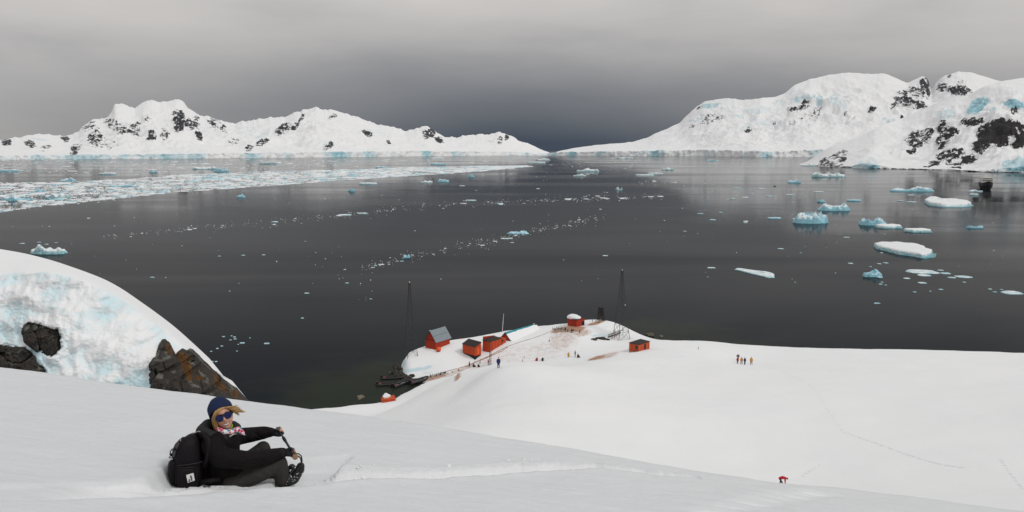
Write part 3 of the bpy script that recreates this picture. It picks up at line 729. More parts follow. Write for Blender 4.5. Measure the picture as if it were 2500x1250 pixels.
        o = grid_obj('rock_outcrop', x, dr, z, M['rock_near'], attrs={'moss': moss}, smooth=False, keep=(s > -8))
        tag(o, lab, 'rock')
build_bank()
# ================================================================== THE STATION
M['red'] = None
def mat_boards(name, col, pitch=0.3, worn=0.25):
    """painted upright boarding: narrow recessed joints and streaky wear"""
    m = Mat(name, 0.7, col, 0.3)
    p = m.pos((1, 1, 1), obj=True)
    sx = m.n('ShaderNodeSeparateXYZ'); m.L.new(p, sx.inputs[0])
    w = m.math('FRACT', m.math('DIVIDE', m.math('ADD', sx.outputs[0], sx.outputs[1]), pitch))
    joint = m.math('SUBTRACT', 1.0, m.math('MULTIPLY', m.sstep(0.0, 0.10, w), m.sstep(1.0, 0.90, w)))
    streak = m.noise(m.pos((5, 5, .5), obj=True), 1.0, 5.0, 0.65)
    c = m.mix(m.sstep(.35, .75, streak), tuple(x * (1 - worn) for x in col), tuple(min(1, x * (1 + worn)) for x in col))
    c = m.mix(m.math('MULTIPLY', joint, .45), c, tuple(x * .45 for x in col))
    m.col(c); m.nrm(m.bump(m.math('SUBTRACT', 1.0, joint), 0.03, 0.7))
    return m.m
M['red'] = mat_boards('deep_red_boards', (.42, .036, .013))
M['orange'] = mat_boards('orange_red_boards', (.54, .068, .019))
M['orange2'] = mat_boards('faded_orange_panels', (.54, .088, .025), .6)
M['dark_roof'] = plain('dark_brown_roofing', (.028, .020, .018), .8, .35, 2.0)
M['teal'] = plain('teal_roof_paint', (.008, .25, .30), .5, .12, 1.5)
M['wood'] = plain('weathered_timber', (.11, .085, .06), .85, .4, 5.0)
M['dark'] = plain('dark_gap', (.012, .011, .011), .9, .3)
M['steel'] = plain('galvanised_bar', (.045, .046, .049), .55, .3, 2.0, metal=.3)
M['black_steel'] = plain('rusty_black_steel', (.022, .018, .016), .7, .4, 3.0)
M['white_paint'] = plain('white_paint', (.75, .75, .74), .5, .06)
M['pack_snow'] = mat_snow('packed_snow', 1.5)
M['window'] = plain('dark_window', (.02, .023, .026), .15, .2, spec=.6)
M['bright_orange'] = plain('bright_orange_paint', (.75, .10, .012), .5, .15, 3.0)
def mat_tin():
    m = Mat('grey_corrugated_sheet', 0.5, (.22, .26, .29), 0.5, .25)
    p = m.pos(obj=True); sx = m.n('ShaderNodeSeparateXYZ'); m.L.new(p, sx.inputs[0])
    w = m.math('SINE', m.math('MULTIPLY', sx.outputs[0], 26.0))
    c = m.mix(m.noise(m.pos((3, .6, .6), obj=True), 1.2, 5.0), (.17, .205, .235), (.27, .31, .34))
    m.col(m.mix(m.math('MULTIPLY', m.sstep(.4, 1.0, w), .3), c, (.10, .12, .14))); m.nrm(m.bump(w, 0.03, 0.8))
    return m.m
M['tin'] = mat_tin()

class MB:
    """collects simple solids into one mesh"""
    def __init__(s): s.v = []; s.f = []; s.m = []; s.cur = 0
    def add(s, vs_, fs):
        b = len(s.v); s.v += [tuple(p) for p in vs_]; s.f += [tuple(b + i for i in f) for f in fs]; s.m += [s.cur] * len(fs); return s
    def prism(s, base, top):
        n = len(base)
        return s.add(list(base) + list(top), [tuple(range(n))[::-1], tuple(range(n, 2 * n))] + [(i, (i + 1) % n, n + (i + 1) % n, n + i) for i in range(n)])
    def box(s, x0, x1, y0, y1, z0, z1):
        q = [(x0, y0), (x1, y0), (x1, y1), (x0, y1)]
        return s.prism([(x, y, z0) for x, y in q], [(x, y, z1) for x, y in q])
    def bar(s, a, b, r, r2=None, n=4, roll=.785):
        a = Vector(a); b = Vector(b); d = (b - a).normalized(); h = Vector((0, 0, 1)) if abs(d.z) < .95 else Vector((1, 0, 0))
        e1 = d.cross(h).normalized(); e2 = d.cross(e1); r2 = r if r2 is None else r2
        ring = lambda c, rr: [c + (e1 * math.cos(roll + 2 * math.pi * i / n) + e2 * math.sin(roll + 2 * math.pi * i / n)) * rr for i in range(n)]
        return s.prism(ring(a, r), ring(b, r2))
    def tube(s, pts, rad, n=10, closed=False):
        pts = [Vector(p) for p in pts]; R = rad if isinstance(rad, (list, tuple)) else [rad] * len(pts)
        rings = []; prev = None
        for i, p in enumerate(pts):
            t = (pts[(i + 1) % len(pts)] if (closed or i < len(pts) - 1) else p) - (pts[i - 1] if (closed or i > 0) else p)
            t.normalize()
            if prev is None:
                h = Vector((0, 0, 1)) if abs(t.z) < .9 else Vector((1, 0, 0)); e1 = t.cross(h).normalized()
            else: e1 = (prev - t * prev.dot(t)).normalized()
            prev = e1; e2 = t.cross(e1)
            rings.append([p + (e1 * math.cos(2 * math.pi * k / n) + e2 * math.sin(2 * math.pi * k / n)) * R[i] for k in range(n)])
        vs_ = [q for r in rings for q in r]; fs = []
        m = len(rings)
        for i in range(m if closed else m - 1):
            j = (i + 1) % m
            fs += [(i * n + k, i * n + (k + 1) % n, j * n + (k + 1) % n, j * n + k) for k in range(n)]
        if not closed: fs += [tuple(range(n))[::-1], tuple((m - 1) * n + k for k in range(n))]
        return s.add(vs_, fs)
    def ball(s, c, r, seg=14, rings=9, fn=None):
        c = Vector(c); r = Vector(r) if not isinstance(r, (int, float)) else Vector((r, r, r)); vs_ = []; fs = []
        for i in range(rings + 1):
            th = math.pi * i / rings
            for j in range(seg):
                ph = 2 * math.pi * j / seg
                d = Vector((math.sin(th) * math.cos(ph), math.sin(th) * math.sin(ph), math.cos(th)))
                k = fn(d) if fn else 1.0
                vs_.append(c + Vector((d.x * r.x, d.y * r.y, d.z * r.z)) * k)
        for i in range(rings):
            for j in range(seg):
                a = i * seg + j; b = i * seg + (j + 1) % seg
                fs.append((a, a + seg, b + seg, b))
        return s.add(vs_, fs)
    def build(s, name, mats, parent=None, smooth=False):
        return mesh_obj(name, s.v, s.f, mats, parent, smooth, midx=s.m)
def part(name, mat, parent, fn, smooth=False):
    mb = MB(); fn(mb); return mb.build(name, mat, parent, smooth)
def bevel(o, w=.02, seg=2):
    b = o.modifiers.new('bevel', 'BEVEL'); b.width = w; b.segments = seg; b.limit_method = 'ANGLE'; return o
def lump(name, mat, parent, c, r, seed, amp=.25, seg=20, rings=12, flat=None):
    """an uneven rounded mass (snow cap, boulder)"""
    def fn(d):
        n = mnoise.noise(Vector((d.x * 1.6 + seed, d.y * 1.6, d.z * 1.6 + seed))); n2 = mnoise.noise(Vector((d.x * 4 + seed, d.y * 4, d.z * 4)))
        return 1 + amp * n + amp * .4 * n2
    mb = MB(); mb.ball(c, r, seg, rings, fn)
    if flat is not None: mb.v = [(x, y, max(z, flat)) for x, y, z in mb.v]
    return mb.build(name, mat, parent, True)

def hut_frame(name, u, v, el, beta, label, sink=.25):
    """empty at the hut's near bottom corner; local +X runs along the right-hand wall, local +Y along the left-hand wall"""
    p = gp(u, v, el)
    e = empty(name, (p.x, p.y, p.z - sink), R_(beta))
    tag(e, label, 'hut', 'red huts of the station')
    return e

def build_huts():
    # 1: tall gabled hut, grey sheet roof; gable end on the left wall (local Y), ridge along X
    h = hut_frame('hut', 1064, 854.5, 4.6, 56, 'tall deep red gabled hut with grey corrugated metal roof at the left')
    L, W, e, a = 5.4, 3.2, 2.5, 4.75
    part('wall', M['red'], h, lambda m: m.prism([(0, 0, -.8), (0, W, -.8), (0, W, e), (0, W / 2, a - .1), (0, 0, e)], [(L, 0, -.8), (L, W, -.8), (L, W, e), (L, W / 2, a - .1), (L, 0, e)]))
    def slope(m, s):
        y0 = W / 2; y1 = -.32 if s < 0 else W + .32; ze = a - (a - e) * abs(y1 - y0) / (W / 2)
        t = .07
        m.prism([(-.3, y0, a), (L + .3, y0, a), (L + .3, y1, ze), (-.3, y1, ze)], [(-.3, y0, a + t), (L + .3, y0, a + t), (L + .3, y1, ze + t), (-.3, y1, ze + t)])
    r = part('roof', M['tin'], h, lambda m: slope(m, -1)); part('roof', M['tin'], h, lambda m: slope(m, 1))
    part('ridge_cap', M['white_paint'], r, lambda m: m.bar((-.36, W / 2, a + .12), (-.1, W / 2, a + .12), .09))
    part('lap_joint', M['steel'], r, lambda m: m.bar((-.3, W * .20, e + (a - e) * .42 + .07), (L + .3, W * .20, e + (a - e) * .42 + .07), .025))
    part('fascia_board', M['dark_roof'], h, lambda m: (m.bar((-.32, W / 2, a), (-.32, -.32, a - (a - e) * (W / 2 + .32) / (W / 2)), .06), m.bar((-.32, W / 2, a), (-.32, W + .32, a - (a - e) * (W / 2 + .32) / (W / 2)), .06)))
    part('girt', M['dark_roof'], h, lambda m: m.box(-.03, 0.0, .05, W - .05, e - .05, e + .04))
    t = empty('fuel_tank', h.matrix_world @ Vector((0, 0, 0)), R_(56)); t.location = gp(1070.5, 858, 4.4)
    part('tank', M['bright_orange'], t, lambda m: m.tube([(-.5, 0, .55), (-.42, 0, .55), (.42, 0, .55), (.5, 0, .55)], [.32, .48, .48, .32], 14), True)
    part('cradle', M['black_steel'], t, lambda m: m.box(-.3, .3, -.3, .3, -.1, .2))
    tag(t, 'bright orange drum tank in front of the tall gabled hut', 'tank')
    # 2: small hut on a dark foundation, lean-to roof
    h = hut_frame('hut', 1160, 880, 2.9, 44, 'small orange hut with dark lean-to roof perched on an exposed dark foundation', .1)
    A, B, z0, z1, z2 = 4.5, 1.9, 1.15, 3.25, 4.05
    part('foundation', M['dark'], h, lambda m: m.box(.08, B - .08, .08, A - .1, -1.0, z0))
    part('wall', M['orange'], h, lambda m: m.prism([(0, 0, z0), (B, 0, z0), (B, 0, z2), (0, 0, z1)], [(0, A, z0), (B, A, z0), (B, A, z2), (0, A, z1)]))
    part('roof', M['dark_roof'], h, lambda m: m.prism([(-.12, -.1, z1 - .03), (B + .1, -.1, z2 + .06), (B + .1, A + .1, z2 + .06), (-.12, A + .1, z1 - .03)], [(-.12, -.1, z1 + .05), (B + .1, -.1, z2 + .14), (B + .1, A + .1, z2 + .14), (-.12, A + .1, z1 + .05)]))
    part('door', M['bright_orange'], h, lambda m: m.box(.6, 1.3, -.04, 0, z0 + .25, z0 + 1.8))
    part('batten', M['red'], h, lambda m: m.box(-.03, 0, A * .45, A * .45 + .1, z0, z1 - .05))
    part('sill_beam', M['wood'], h, lambda m: m.box(-.3, B + .3, -.25, .0, -.25, -.05))
    part('rail', M['steel'], h, lambda m: (m.bar((-.2, A + .3, .9), (-.2, A + .3, 2.2), .03), m.bar((-.2, A + .3, 2.2), (.3, A + .3, 2.2), .03), m.bar((-.2, A + .3, 1.5), (.3, A + .3, 1.5), .03)))
    # 3: long flat-roofed hut with a lower end room
    h = hut_frame('hut', 1195.5, 860.5, 4.9, 53, 'long orange flat-roofed hut behind the thin lattice mast')
    A, B, H1 = 2.1, 4.6, 2.75
    part('wall', M['orange'], h, lambda m: m.box(0, B, 0, A, -.8, H1))
    part('roof', M['dark_roof'], h, lambda m: m.prism([(-.08, -.08, H1), (B + .08, -.08, H1), (B + .08, A + .1, H1 + .22), (-.08, A + .1, H1 + .22)], [(-.08, -.08, H1 + .08), (B + .08, -.08, H1 + .08), (B + .08, A + .1, H1 + .30), (-.08, A + .1, H1 + .30)]))
    part('end_room', M['orange'], h, lambda m: m.box(B + .003, B + 1.9, .1, A - .1, -.5, H1 - .25))
    part('parapet', M['red'], h, lambda m: m.prism([(.3, A + .12, 0), (B + .1, A + .12, 0), (B + .1, A + .12, H1 + .42), (.3, A + .12, H1 + .95)], [(.3, A + .2, 0), (B + .1, A + .2, 0), (B + .1, A + .2, H1 + .42), (.3, A + .2, H1 + .95)]))
    part('post', M['dark_roof'], h, lambda m: m.bar((B + .1, -.06, 0), (B + .1, -.06, H1), .05))
    for k in range(3): part('batten', M['red'], h, lambda m: m.box(.9 + 1.25 * k, .98 + 1.25 * k, -.03, 0, -.4, H1 - .05))
    part('lamp_box', M['black_steel'], h, lambda m: m.box(B + .3, B + .55, -.12, .08, H1 - .8, H1 - .45))
    # 4: long teal-roofed hut buried in drifted snow
    h = hut_frame('hut', 1246, 832, 5.6, 50, 'long low hut with bright teal roof ridge, mostly buried in drifted snow')
    L, W, e, a = 11.0, 3.0, .55, 2.15
    part('wall', M['red'], h, lambda m: m.prism([(0, 0, -1.2), (0, W, -1.2), (0, W, e), (0, W / 2, a - .08), (0, 0, e)], [(L, 0, -1.2), (L, W, -1.2), (L, W, e), (L, W / 2, a - .08), (L, 0, e)]))
    for s in (-1, 1):
        y1 = -.3 if s < 0 else W + .3; ze = a - (a - e) * abs(y1 - W / 2) / (W / 2)
        part('roof', M['teal'], h, lambda m: m.prism([(-.25, W / 2, a), (L + .2, W / 2, a), (L + .2, y1, ze), (-.25, y1, ze)], [(-.25, W / 2, a + .06), (L + .2, W / 2, a + .06), (L + .2, y1, ze + .06), (-.25, y1, ze + .06)]))
    part('fascia_board', M['dark_roof'], h, lambda m: (m.bar((-.27, W / 2, a + .02), (-.27, -.3, e - .28), .05), m.bar((-.27, W / 2, a + .02), (-.27, W + .3, e - .28), .05)))
    def drift(m):
        n, k = 18, 7
        vs_ = []
        for i in range(n):
            x = -.22 + (L + 1.3) * i / (n - 1); s = i / (n - 1)
            top = W / 2 - (.17 + .27 * (1 - s)**1.3) + .12 * mnoise.noise(Vector((x * .8, 0, 2)))
            top = min(top, W / 2 - .12)
            for j in range(k):
                q = j / (k - 1); y = top - q * (top + 2.2)
                zr = a - (a - e) * abs(y - W / 2) / (W / 2) if y > -.3 else e - .3 - (-.3 - y) * .25
                bulge = .07 + .28 * math.sin(math.pi * min(1, q * 1.2 + .03)) + .06 * mnoise.noise(Vector((x, y * 2, 5)))
                if i == 0 or i == n - 1: bulge *= .4
                vs_.append((x, y, zr + bulge - (.7 if q == 1 else 0)))
        m.add(vs_, [(i * k + j, i * k + j + 1, (i + 1) * k + j + 1, (i + 1) * k + j) for i in range(n - 1) for j in range(k - 1)])
    part('snow_cover', M['pack_snow'], h, drift, True)
    part('ridge_cap', M['white_paint'], h, lambda m: m.bar((L, W / 2, a + .1), (L + .25, W / 2, a + .25), .1))
    # 5: dark red hut on the knoll with a heavy snow cap
    h = hut_frame('hut', 1407.5, 798, 9.0, 40, 'dark red hut on the knoll with a thick snow cap, penguins in front')
    A, B, H1 = 3.2, 2.8, 1.95
    part('wall', M['red'], h, lambda m: m.prism([(0, 0, -.9), (B, 0, -.9), (B, A, -.9), (0, A, -.9)], [(0, 0, H1), (B, 0, H1 + .25), (B, A, H1 + .25), (0, A, H1)]))
    r = part('roof', M['dark_roof'], h, lambda m: m.prism([(-.3, -.2, H1), (B + .25, -.2, H1 + .30), (B + .25, A + .45, H1 + .30), (-.3, A + .45, H1)], [(-.3, -.2, H1 + .1), (B + .25, -.2, H1 + .4), (B + .25, A + .45, H1 + .4), (-.3, A + .45, H1 + .1)]))
    lump('snow_cap', M['pack_snow'], r, (1.0, A * .62, H1 + .22), (1.5, 1.95, .80), 3.0, .16, flat=H1 + .06)
    part('door', M['dark'], h, lambda m: m.box(B - .95, B - .12, -.05, 0, .35, 1.35))
    # 6: little orange hut on the slope
    h = hut_frame('hut', 1558, 858.4, 8.6, 47, 'little orange hut with dark roof standing alone on the slope by the tower', .1)
    A, B, H1 = 2.4, 4.5, 1.55
    part('wall', M['orange2'], h, lambda m: m.box(0, B, 0, A, -.9, H1))
    part('roof', M['dark_roof'], h, lambda m: m.prism([(-.1, -.1, H1), (B + .1, -.1, H1), (B + .1, A + .1, H1 + .12), (-.1, A + .1, H1 + .12)], [(-.1, -.1, H1 + .07), (B + .1, -.1, H1 + .07), (B + .1, A + .1, H1 + .19), (-.1, A + .1, H1 + .19)]))
    part('door', M['dark_roof'], h, lambda m: m.box(2.3, 3.0, -.04, 0, .2, 1.35))
    w = part('window', M['steel'], h, lambda m: m.box(-.05, 0, .05, .75, .65, 1.3)); part('pane', M['window'], w, lambda m: m.box(-.07, -.05, .12, .68, .72, 1.23))
    part('stair', M['wood'], h, lambda m: (m.bar((-.1, .2, .5), (-1.7, 1.6, -.25), .05), m.bar((.1, -.1, .5), (-1.6, 1.2, -.3), .05)))
    # end crate with snow
    c = gp(948, 979, 1.1)
    b = empty('storage_box', (c.x, c.y, c.z - .35), R_(18))
    part('box', M['orange'], b, lambda m: m.box(-1.35, 1.4, -.8, .8, -.6, .85))
    part('lid', M['orange2'], b, lambda m: m.prism([(-1.42, -.86, .86), (1.46, -.86, .86), (1.46, .86, .86), (-1.42, .86, .86)], [(-1.42, -.86, .95), (1.46, -.86, 1.0), (1.3, .6, 1.35), (-1.0, .6, 1.3)]))
    lump('snow_cap', M['pack_snow'], b, (-.35, .15, 1.25), (.75, .6, .62), 8.0, .45, flat=1.0)
    tag(b, 'orange storage box capped with snow at the shore below the boats', 'box')
    # half-buried red timber on the far rim
    c = gp(1126, 827, 4.4); t = part('beam', M['red'], None, lambda m: m.box(-.45, .45, -.1, .1, -.1, .16)); t.location = c
    tag(t, 'short red beam lying on the snow rim behind the gabled hut', 'beam')
build_huts()

def lattice_tower(name, base, H, w0, w1, levels, rz, mat, label, rleg=.055, rbr=.03, lean=(0, 0), power=1.0, group=None):
    t = empty(name, base, R_(rz)); tag(t, label, 'tower', group)
    def corner(k, s):
        w = (w0 + (w1 - w0) * s**power) / 2
        return Vector(((w, w), (-w, w), (-w, -w), (w, -w))[k] + (0,)) + Vector((lean[0] * s, lean[1] * s, H * s))
    ss = [0]; 
    hs = np.cumsum(np.linspace(1.35, .6, levels)); hs = np.concatenate([[0], hs / hs[-1]])
    for k in range(4):
        part('leg', mat, t, lambda m: [m.bar(corner(k, hs[i]), corner(k, hs[i + 1]), rleg * (1 - .35 * hs[i])) for i in range(levels)] and m.bar(corner(k, 0) - Vector((0, 0, .5)), corner(k, 0), rleg))
    for i in range(levels):
        for k in range(4):
            j = (k + 1) % 4
            part('brace', mat, t, lambda m: m.bar(corner(k, hs[i]), corner(j, hs[i + 1]), rbr))
            part('brace', mat, t, lambda m: m.bar(corner(j, hs[i]), corner(k, hs[i + 1]), rbr))
            part('ring_bar', mat, t, lambda m: m.bar(corner(k, hs[i + 1]), corner(j, hs[i + 1]), rbr))
    return t
def build_masts():
    p = gp(1003, 868, 3.4)
    t = lattice_tower('lattice_tower', (p.x, p.y, p.z), 17.6, 2.5, .32, 11, 28, M['steel'], 'tall thin steel lattice tower at the left tip of the station point', .058, .028, power=.8, group='lattice radio towers')
    part('tip_lamp', M['white_paint'], t, lambda m: m.box(-.08, .08, -.08, .08, 17.6, 17.85))
    p = gp(1516, 830, 6.2)
    t = lattice_tower('lattice_tower', (p.x, p.y, p.z), 17.4, 3.3, .32, 11, 24, M['steel'], 'tall thin steel lattice tower on the right side of the knoll', .062, .030, power=.72, group='lattice radio towers')
    part('tip_lamp', M['white_paint'], t, lambda m: m.box(-.08, .08, -.08, .08, 17.4, 17.6))
    part('side_lamp', M['white_paint'], t, lambda m: m.box(.95, 1.15, -.1, .1, 8.6, 8.85))
    p = gp(1197, 891, 3.2)
    t = empty('lattice_mast', p, R_(15)); tag(t, 'slim short lattice mast rising beside the trodden path', 'mast')
    c3 = [Vector((.24 * math.cos(a), .24 * math.sin(a), 0)) for a in (R_(90), R_(210), R_(330))]
    Hm = 6.2
    for k in range(3): part('leg', M['steel'], t, lambda m: m.bar(c3[k] - Vector((0, 0, .4)), c3[k] + Vector((0, 0, Hm)), .035))
    for i in range(14):
        for k in range(3):
            z = Hm * i / 14; j = (k + 1) % 3
            part('brace', M['steel'], t, lambda m: m.bar(c3[k] + Vector((0, 0, z)), c3[j] + Vector((0, 0, z + Hm / 14)), .022))
    p = gp(1467, 782, 8.6)
    t = lattice_tower('beacon_tower', (p.x, p.y, p.z - .2), 3.6, 1.45, .95, 4, 20, M['black_steel'], 'squat black beacon tower on the top of the knoll', .075, .05)
    for k in range(4):
        a = R_(90 * k); w = .5
        part('panel', M['black_steel'], t, lambda m: m.prism([(w * math.cos(a) - .12 * math.sin(a), w * math.sin(a) + .12 * math.cos(a), 1.6), (w * math.cos(a) + .12 * math.sin(a), w * math.sin(a) - .12 * math.cos(a), 1.6), (.6 * math.cos(a), .6 * math.sin(a), 1.6)],
             [(w * .9 * math.cos(a) - .12 * math.sin(a), w * .9 * math.sin(a) + .12 * math.cos(a), 3.5), (w * .9 * math.cos(a) + .12 * math.sin(a), w * .9 * math.sin(a) - .12 * math.cos(a), 3.5), (.5 * math.cos(a), .5 * math.sin(a), 3.5)]))
    part('lantern', M['black_steel'], t, lambda m: (m.box(-.4, .4, -.4, .4, 3.45, 3.6), m.bar((0, 0, 1.2), (0, 0, 3.6), .14)))
    p = gp(1226, 811, 4.8)
    f = part('flagpole', M['white_paint'], None, lambda m: m.tube([(0, 0, -.6), (.2, 0, 2.4), (.42, 0, 5.0)], [.075, .065, .03], 8), True); f.location = p
    tag(f, 'bare white leaning flagpole left of the teal roof', 'flagpole')
    # fallen boom and timber below the right tower
    a = gp(1484, 829, 6.0); b = gp(1516, 820, 6.6)
    t = empty('fallen_boom', a, 0); tag(t, 'dark collapsed lattice boom lying at the foot of the right tower', 'boom')
    d = Vector(b - a); d.z += .5; n = Vector((-d.y, d.x, 0)).normalized() * .35
    o = [Vector((0, 0, .25)), n + Vector((0, 0, .25)), Vector((0, 0, .95))]
    for q in o: part('chord', M['black_steel'], t, lambda m: m.bar(q, q + d, .05))
    for i in range(9):
        s0, s1 = i / 9, (i + 1) / 9
        part('brace', M['black_steel'], t, lambda m: m.bar(o[0] + d * s0, o[2] + d * s1, .04)); part('brace', M['black_steel'], t, lambda m: m.bar(o[2] + d * s0, o[1] + d * s1, .04)); part('brace', M['black_steel'], t, lambda m: m.bar(o[1] + d * s0, o[0] + d * s1, .04))
    for (u, v, rx, rz, s) in ((1466, 828, 1.5, .5, 1.0), (1478, 829.5, 1.0, .35, 2.0), (1450, 829, .9, .25, 3.0)):
        q = gp(u, v, 6.2); r = lump('rock', M['rock_shore'], None, (0, 0, 0), (rx, .7, rz), s, .5, 14, 8); r.location = q
        tag(r, {1.0: 'longest black rock in the melt hollow below the knoll', 2.0: 'black rock at the lower end of the fallen boom', 3.0: 'small dark rock at the left end of the melt hollow'}[s], 'rock')
    q = gp(1500.5, 822, 6.5); f = part('marker_pole', M['red'], None, lambda m: m.bar((0, 0, -.3), (.05, 0, 2.4), .05)); f.location = q
    tag(f, 'thin rusty marker pole beside the left leg of the right tower', 'pole')
    q = gp(1562, 813, 3.0); t = empty('warning_board', q, R_(10)); tag(t, 'small black square board on a post at the far tip', 'sign')
    part('post', M['black_steel'], t, lambda m: m.bar((0, 0, -.3), (0, 0, 1.0), .04)); part('board', M['black_steel'], t, lambda m: m.box(-.24, .24, -.03, .03, .75, 1.3))
M['rock_shore'] = mat_rock('rock_shore', (.035, .032, .027), (.055, .045, .025), .8)
M['rock_pale'] = mat_rock('rock_pale', (.13, .115, .085), (.20, .16, .09), .8)
build_masts()

def build_shore():
    spots = [(1588, 820, (1.1, .8, .75), 'rock_pale', 'pale squared rock standing in the water off the far tip'), (1614, 822, (.9, .6, .4), 'rock_pale', 'low pale rock beside the squared one off the far tip'), (1577, 822.5, (.7, .6, .7), 'rock_shore', 'dark rock touching the snow edge at the far tip'),
             (972, 906, (1.3, 1.6, 1.5), 'rock_shore', 'large dark weedy rock under the overhanging ice tip'), (966, 913, (1.5, 1.5, .9), 'rock_shore', 'dark wet rock jutting into the water beside the ice wall'), (980, 920, (1.6, 1.4, .9), 'rock_shore', 'black rock between the ice wall and the boats'),
             (996, 926, (1.5, 1.1, .55), 'rock_shore', 'flat dark landing rock beside the boats'), (1012, 930, (1.4, .9, .45), 'rock_shore', 'low brown landing rock left of the shore boat'), (985, 910, (.9, 1.0, 1.0), 'rock_shore', 'narrow black rock against the foot of the ice wall'), (955, 911, (.8, .7, .25), 'rock_shore', 'small dark rock awash farthest left of the landing'),
             (1006, 918, (.7, .5, .45), 'rock_shore', 'little black rock on the snow above the landing'), (880, 969, (1.4, .9, .12), 'rock_pale', 'pale flat stone just under the water near the storage box'), (1022, 934, (1.0, .7, .4), 'rock_shore', 'dark rock at the bow of the shore boat')]
    for i, (u, v, r, mt, lab) in enumerate(spots):
        p = on(u, v, 0 if i not in (10,) else 1.0)
        if i == 10: p = gp(u, v, 1.0)
        o = lump('rock', M[mt], None, (0, 0, 0), r, 11.0 + i * 3.7, .55, 18, 11); o.location = (p.x, p.y, p.z + (.05 if i != 11 else -.06)); o.rotation_euler = (0, 0, i * 1.3)
        for pl in o.data.polygons: pl.use_smooth = False
        tag(o, lab, 'rock')
    # trodden guano-brown path
    def ribbon(name, pts, w):
        P = []
        for (a, b) in zip(pts[:-1], pts[1:]):
            for k in range(6): P.append(tuple(np.array(a) + (np.array(b) - np.array(a)) * k / 6))
        P.append(pts[-1])
        el = 4.0; L = []; 
        for (u, v) in P:
            q = gp(u + .8 * mnoise.noise(Vector((u * .05, v * .05, 1))), v, el); el = q.z; L.append(q)
        mb = MB(); vs_ = []
        for i, q in enumerate(L):
            t = (L[min(i + 1, len(L) - 1)] - L[max(i - 1, 0)]); t.z = 0; t.normalize(); n = Vector((-t.y, t.x, 0)); ww = w * (.75 + .6 * abs(mnoise.noise(Vector((i * .4, 3, 1)))))
            for s in (-1, -.33, .33, 1):
                x, y = q.x + n.x * s * ww, q.y + n.y * s * ww; vs_.append((x, y, gz(x, y) + .03 - (.0 if abs(s) < .5 else .02)))
        mb.add(vs_, [(i * 4 + j, i * 4 + j + 1, (i + 1) * 4 + j + 1, (i + 1) * 4 + j) for i in range(len(L) - 1) for j in range(3)])
        o = mb.build(name, M['path'], None, True); tag(o, kind='structure')
    m = Mat('trodden_guano', .9, (.22, .11, .06), .2); pz = m.pos(); m.col(m.mix(m.sstep(.35, .7, m.noise(pz, 1.2, 5.0, .7)), (.22, .12, .075), (.58, .42, .32))); M['path'] = m.m
    ribbon('path', [(1036, 922), (1060, 915.5), (1100, 904), (1140, 893.5), (1165, 883), (1190, 871), (1215, 858), (1240, 845.5), (1270, 835), (1300, 826), (1325, 817.5), (1345, 808.5), (1356, 802)], .17)
    ribbon('path', [(1178, 878), (1205, 866), (1225, 857), (1240, 847)], .16)
    ribbon('path', [(1420, 802), (1435, 797), (1448, 790), (1460, 786), (1476, 781)], .3)
    ribbon('path', [(1394, 809), (1408, 812), (1420, 810.5), (1425, 806), (1421, 802)], .14)
build_shore()

# ---- inflatable boats
M['hypalon'] = plain('black_inflatable_fabric', (.018, .018, .020), .45, .25, 3.0)
M['boat_floor'] = plain('grey_boat_floor', (.32, .33, .33), .6, .3, 4.0)
M['tank_red'] = plain('red_plastic', (.45, .012, .02), .45, .1)
def build_boats():
    def boat():
        b = empty('inflatable_boat', (0, 0, 0))
        L, W, r = 5.6, .72, .27
        pts = [(-L / 2, -W, r)] + [(-L / 2 + .3 + (L * .55) * i / 5, -W, r) for i in range(6)]
        for i in range(1, 12):
            a = math.pi * i / 12 - math.pi / 2
            pts.append((L * .12 + math.cos(a) * L * .36, math.sin(a) * W, r + .22 * max(0, math.cos(a))**2))
        pts += [(-L / 2 + .3 + (L * .55) * i / 5, W, r) for i in range(5, -1, -1)] + [(-L / 2, W, r)]
        part('tube', M['hypalon'], b, lambda m: m.tube(pts, [.06] + [r] * (len(pts) - 2) + [.06], 10), True)
        part('floor', M['boat_floor'], b, lambda m: m.prism([(-L / 2 + .5, -W, .08), (L * .2, -W, .08), (L * .42, 0, .1), (L * .2, W, .08), (-L / 2 + .5, W, .08)], [(-L / 2 + .5, -W, .16), (L * .2, -W, .16), (L * .42, 0, .2), (L * .2, W, .16), (-L / 2 + .5, W, .16)]))
        part('transom', M['dark'], b, lambda m: m.box(-L / 2 + .42, -L / 2 + .5, -W, W, .05, .6))
        mo = part('outboard_motor', M['hypalon'], b, lambda m: (m.box(-L / 2 + .1, -L / 2 + .5, -.2, .2, .55, 1.0), m.box(-L / 2 + .15, -L / 2 + .32, -.07, .07, -.3, .6)))
        part('tiller', M['steel'], mo, lambda m: m.bar((-L / 2 + .5, 0, .75), (-L / 2 + 1.0, .1, .8), .03))
        part('fuel_tank', M['tank_red'], b, lambda m: m.box(-L / 2 + .7, -L / 2 + 1.2, -.3, .1, .17, .48))
        part('grab_line', M['steel'], b, lambda m: m.tube([(x, y * 1.0, z + r) for x, y, z in pts[1:-1]], .018, 4), True)
        return b
    proto = boat()
    labs = [((958, 923), 8, 'black inflatable boat farthest out, moored behind the other'), ((948, 938), 14, 'black inflatable boat nearest left with its motor to the open water'), ((977, 938), 58, 'black inflatable boat with pale floor showing, angled between the others'), ((1022, 934), 46, 'black inflatable boat drawn up against the snow shore')]
    for i, ((u, v), rz, lab) in enumerate(labs):
        o = proto if i == 0 else copy_tree(proto)
        p = on(u, v, .1); o.location = (p.x, p.y, -.05 if i < 3 else .35); o.rotation_euler = (0, 0, R_(rz))
        tag(o, lab, 'boat', 'inflatable boats at the landing')
build_boats()

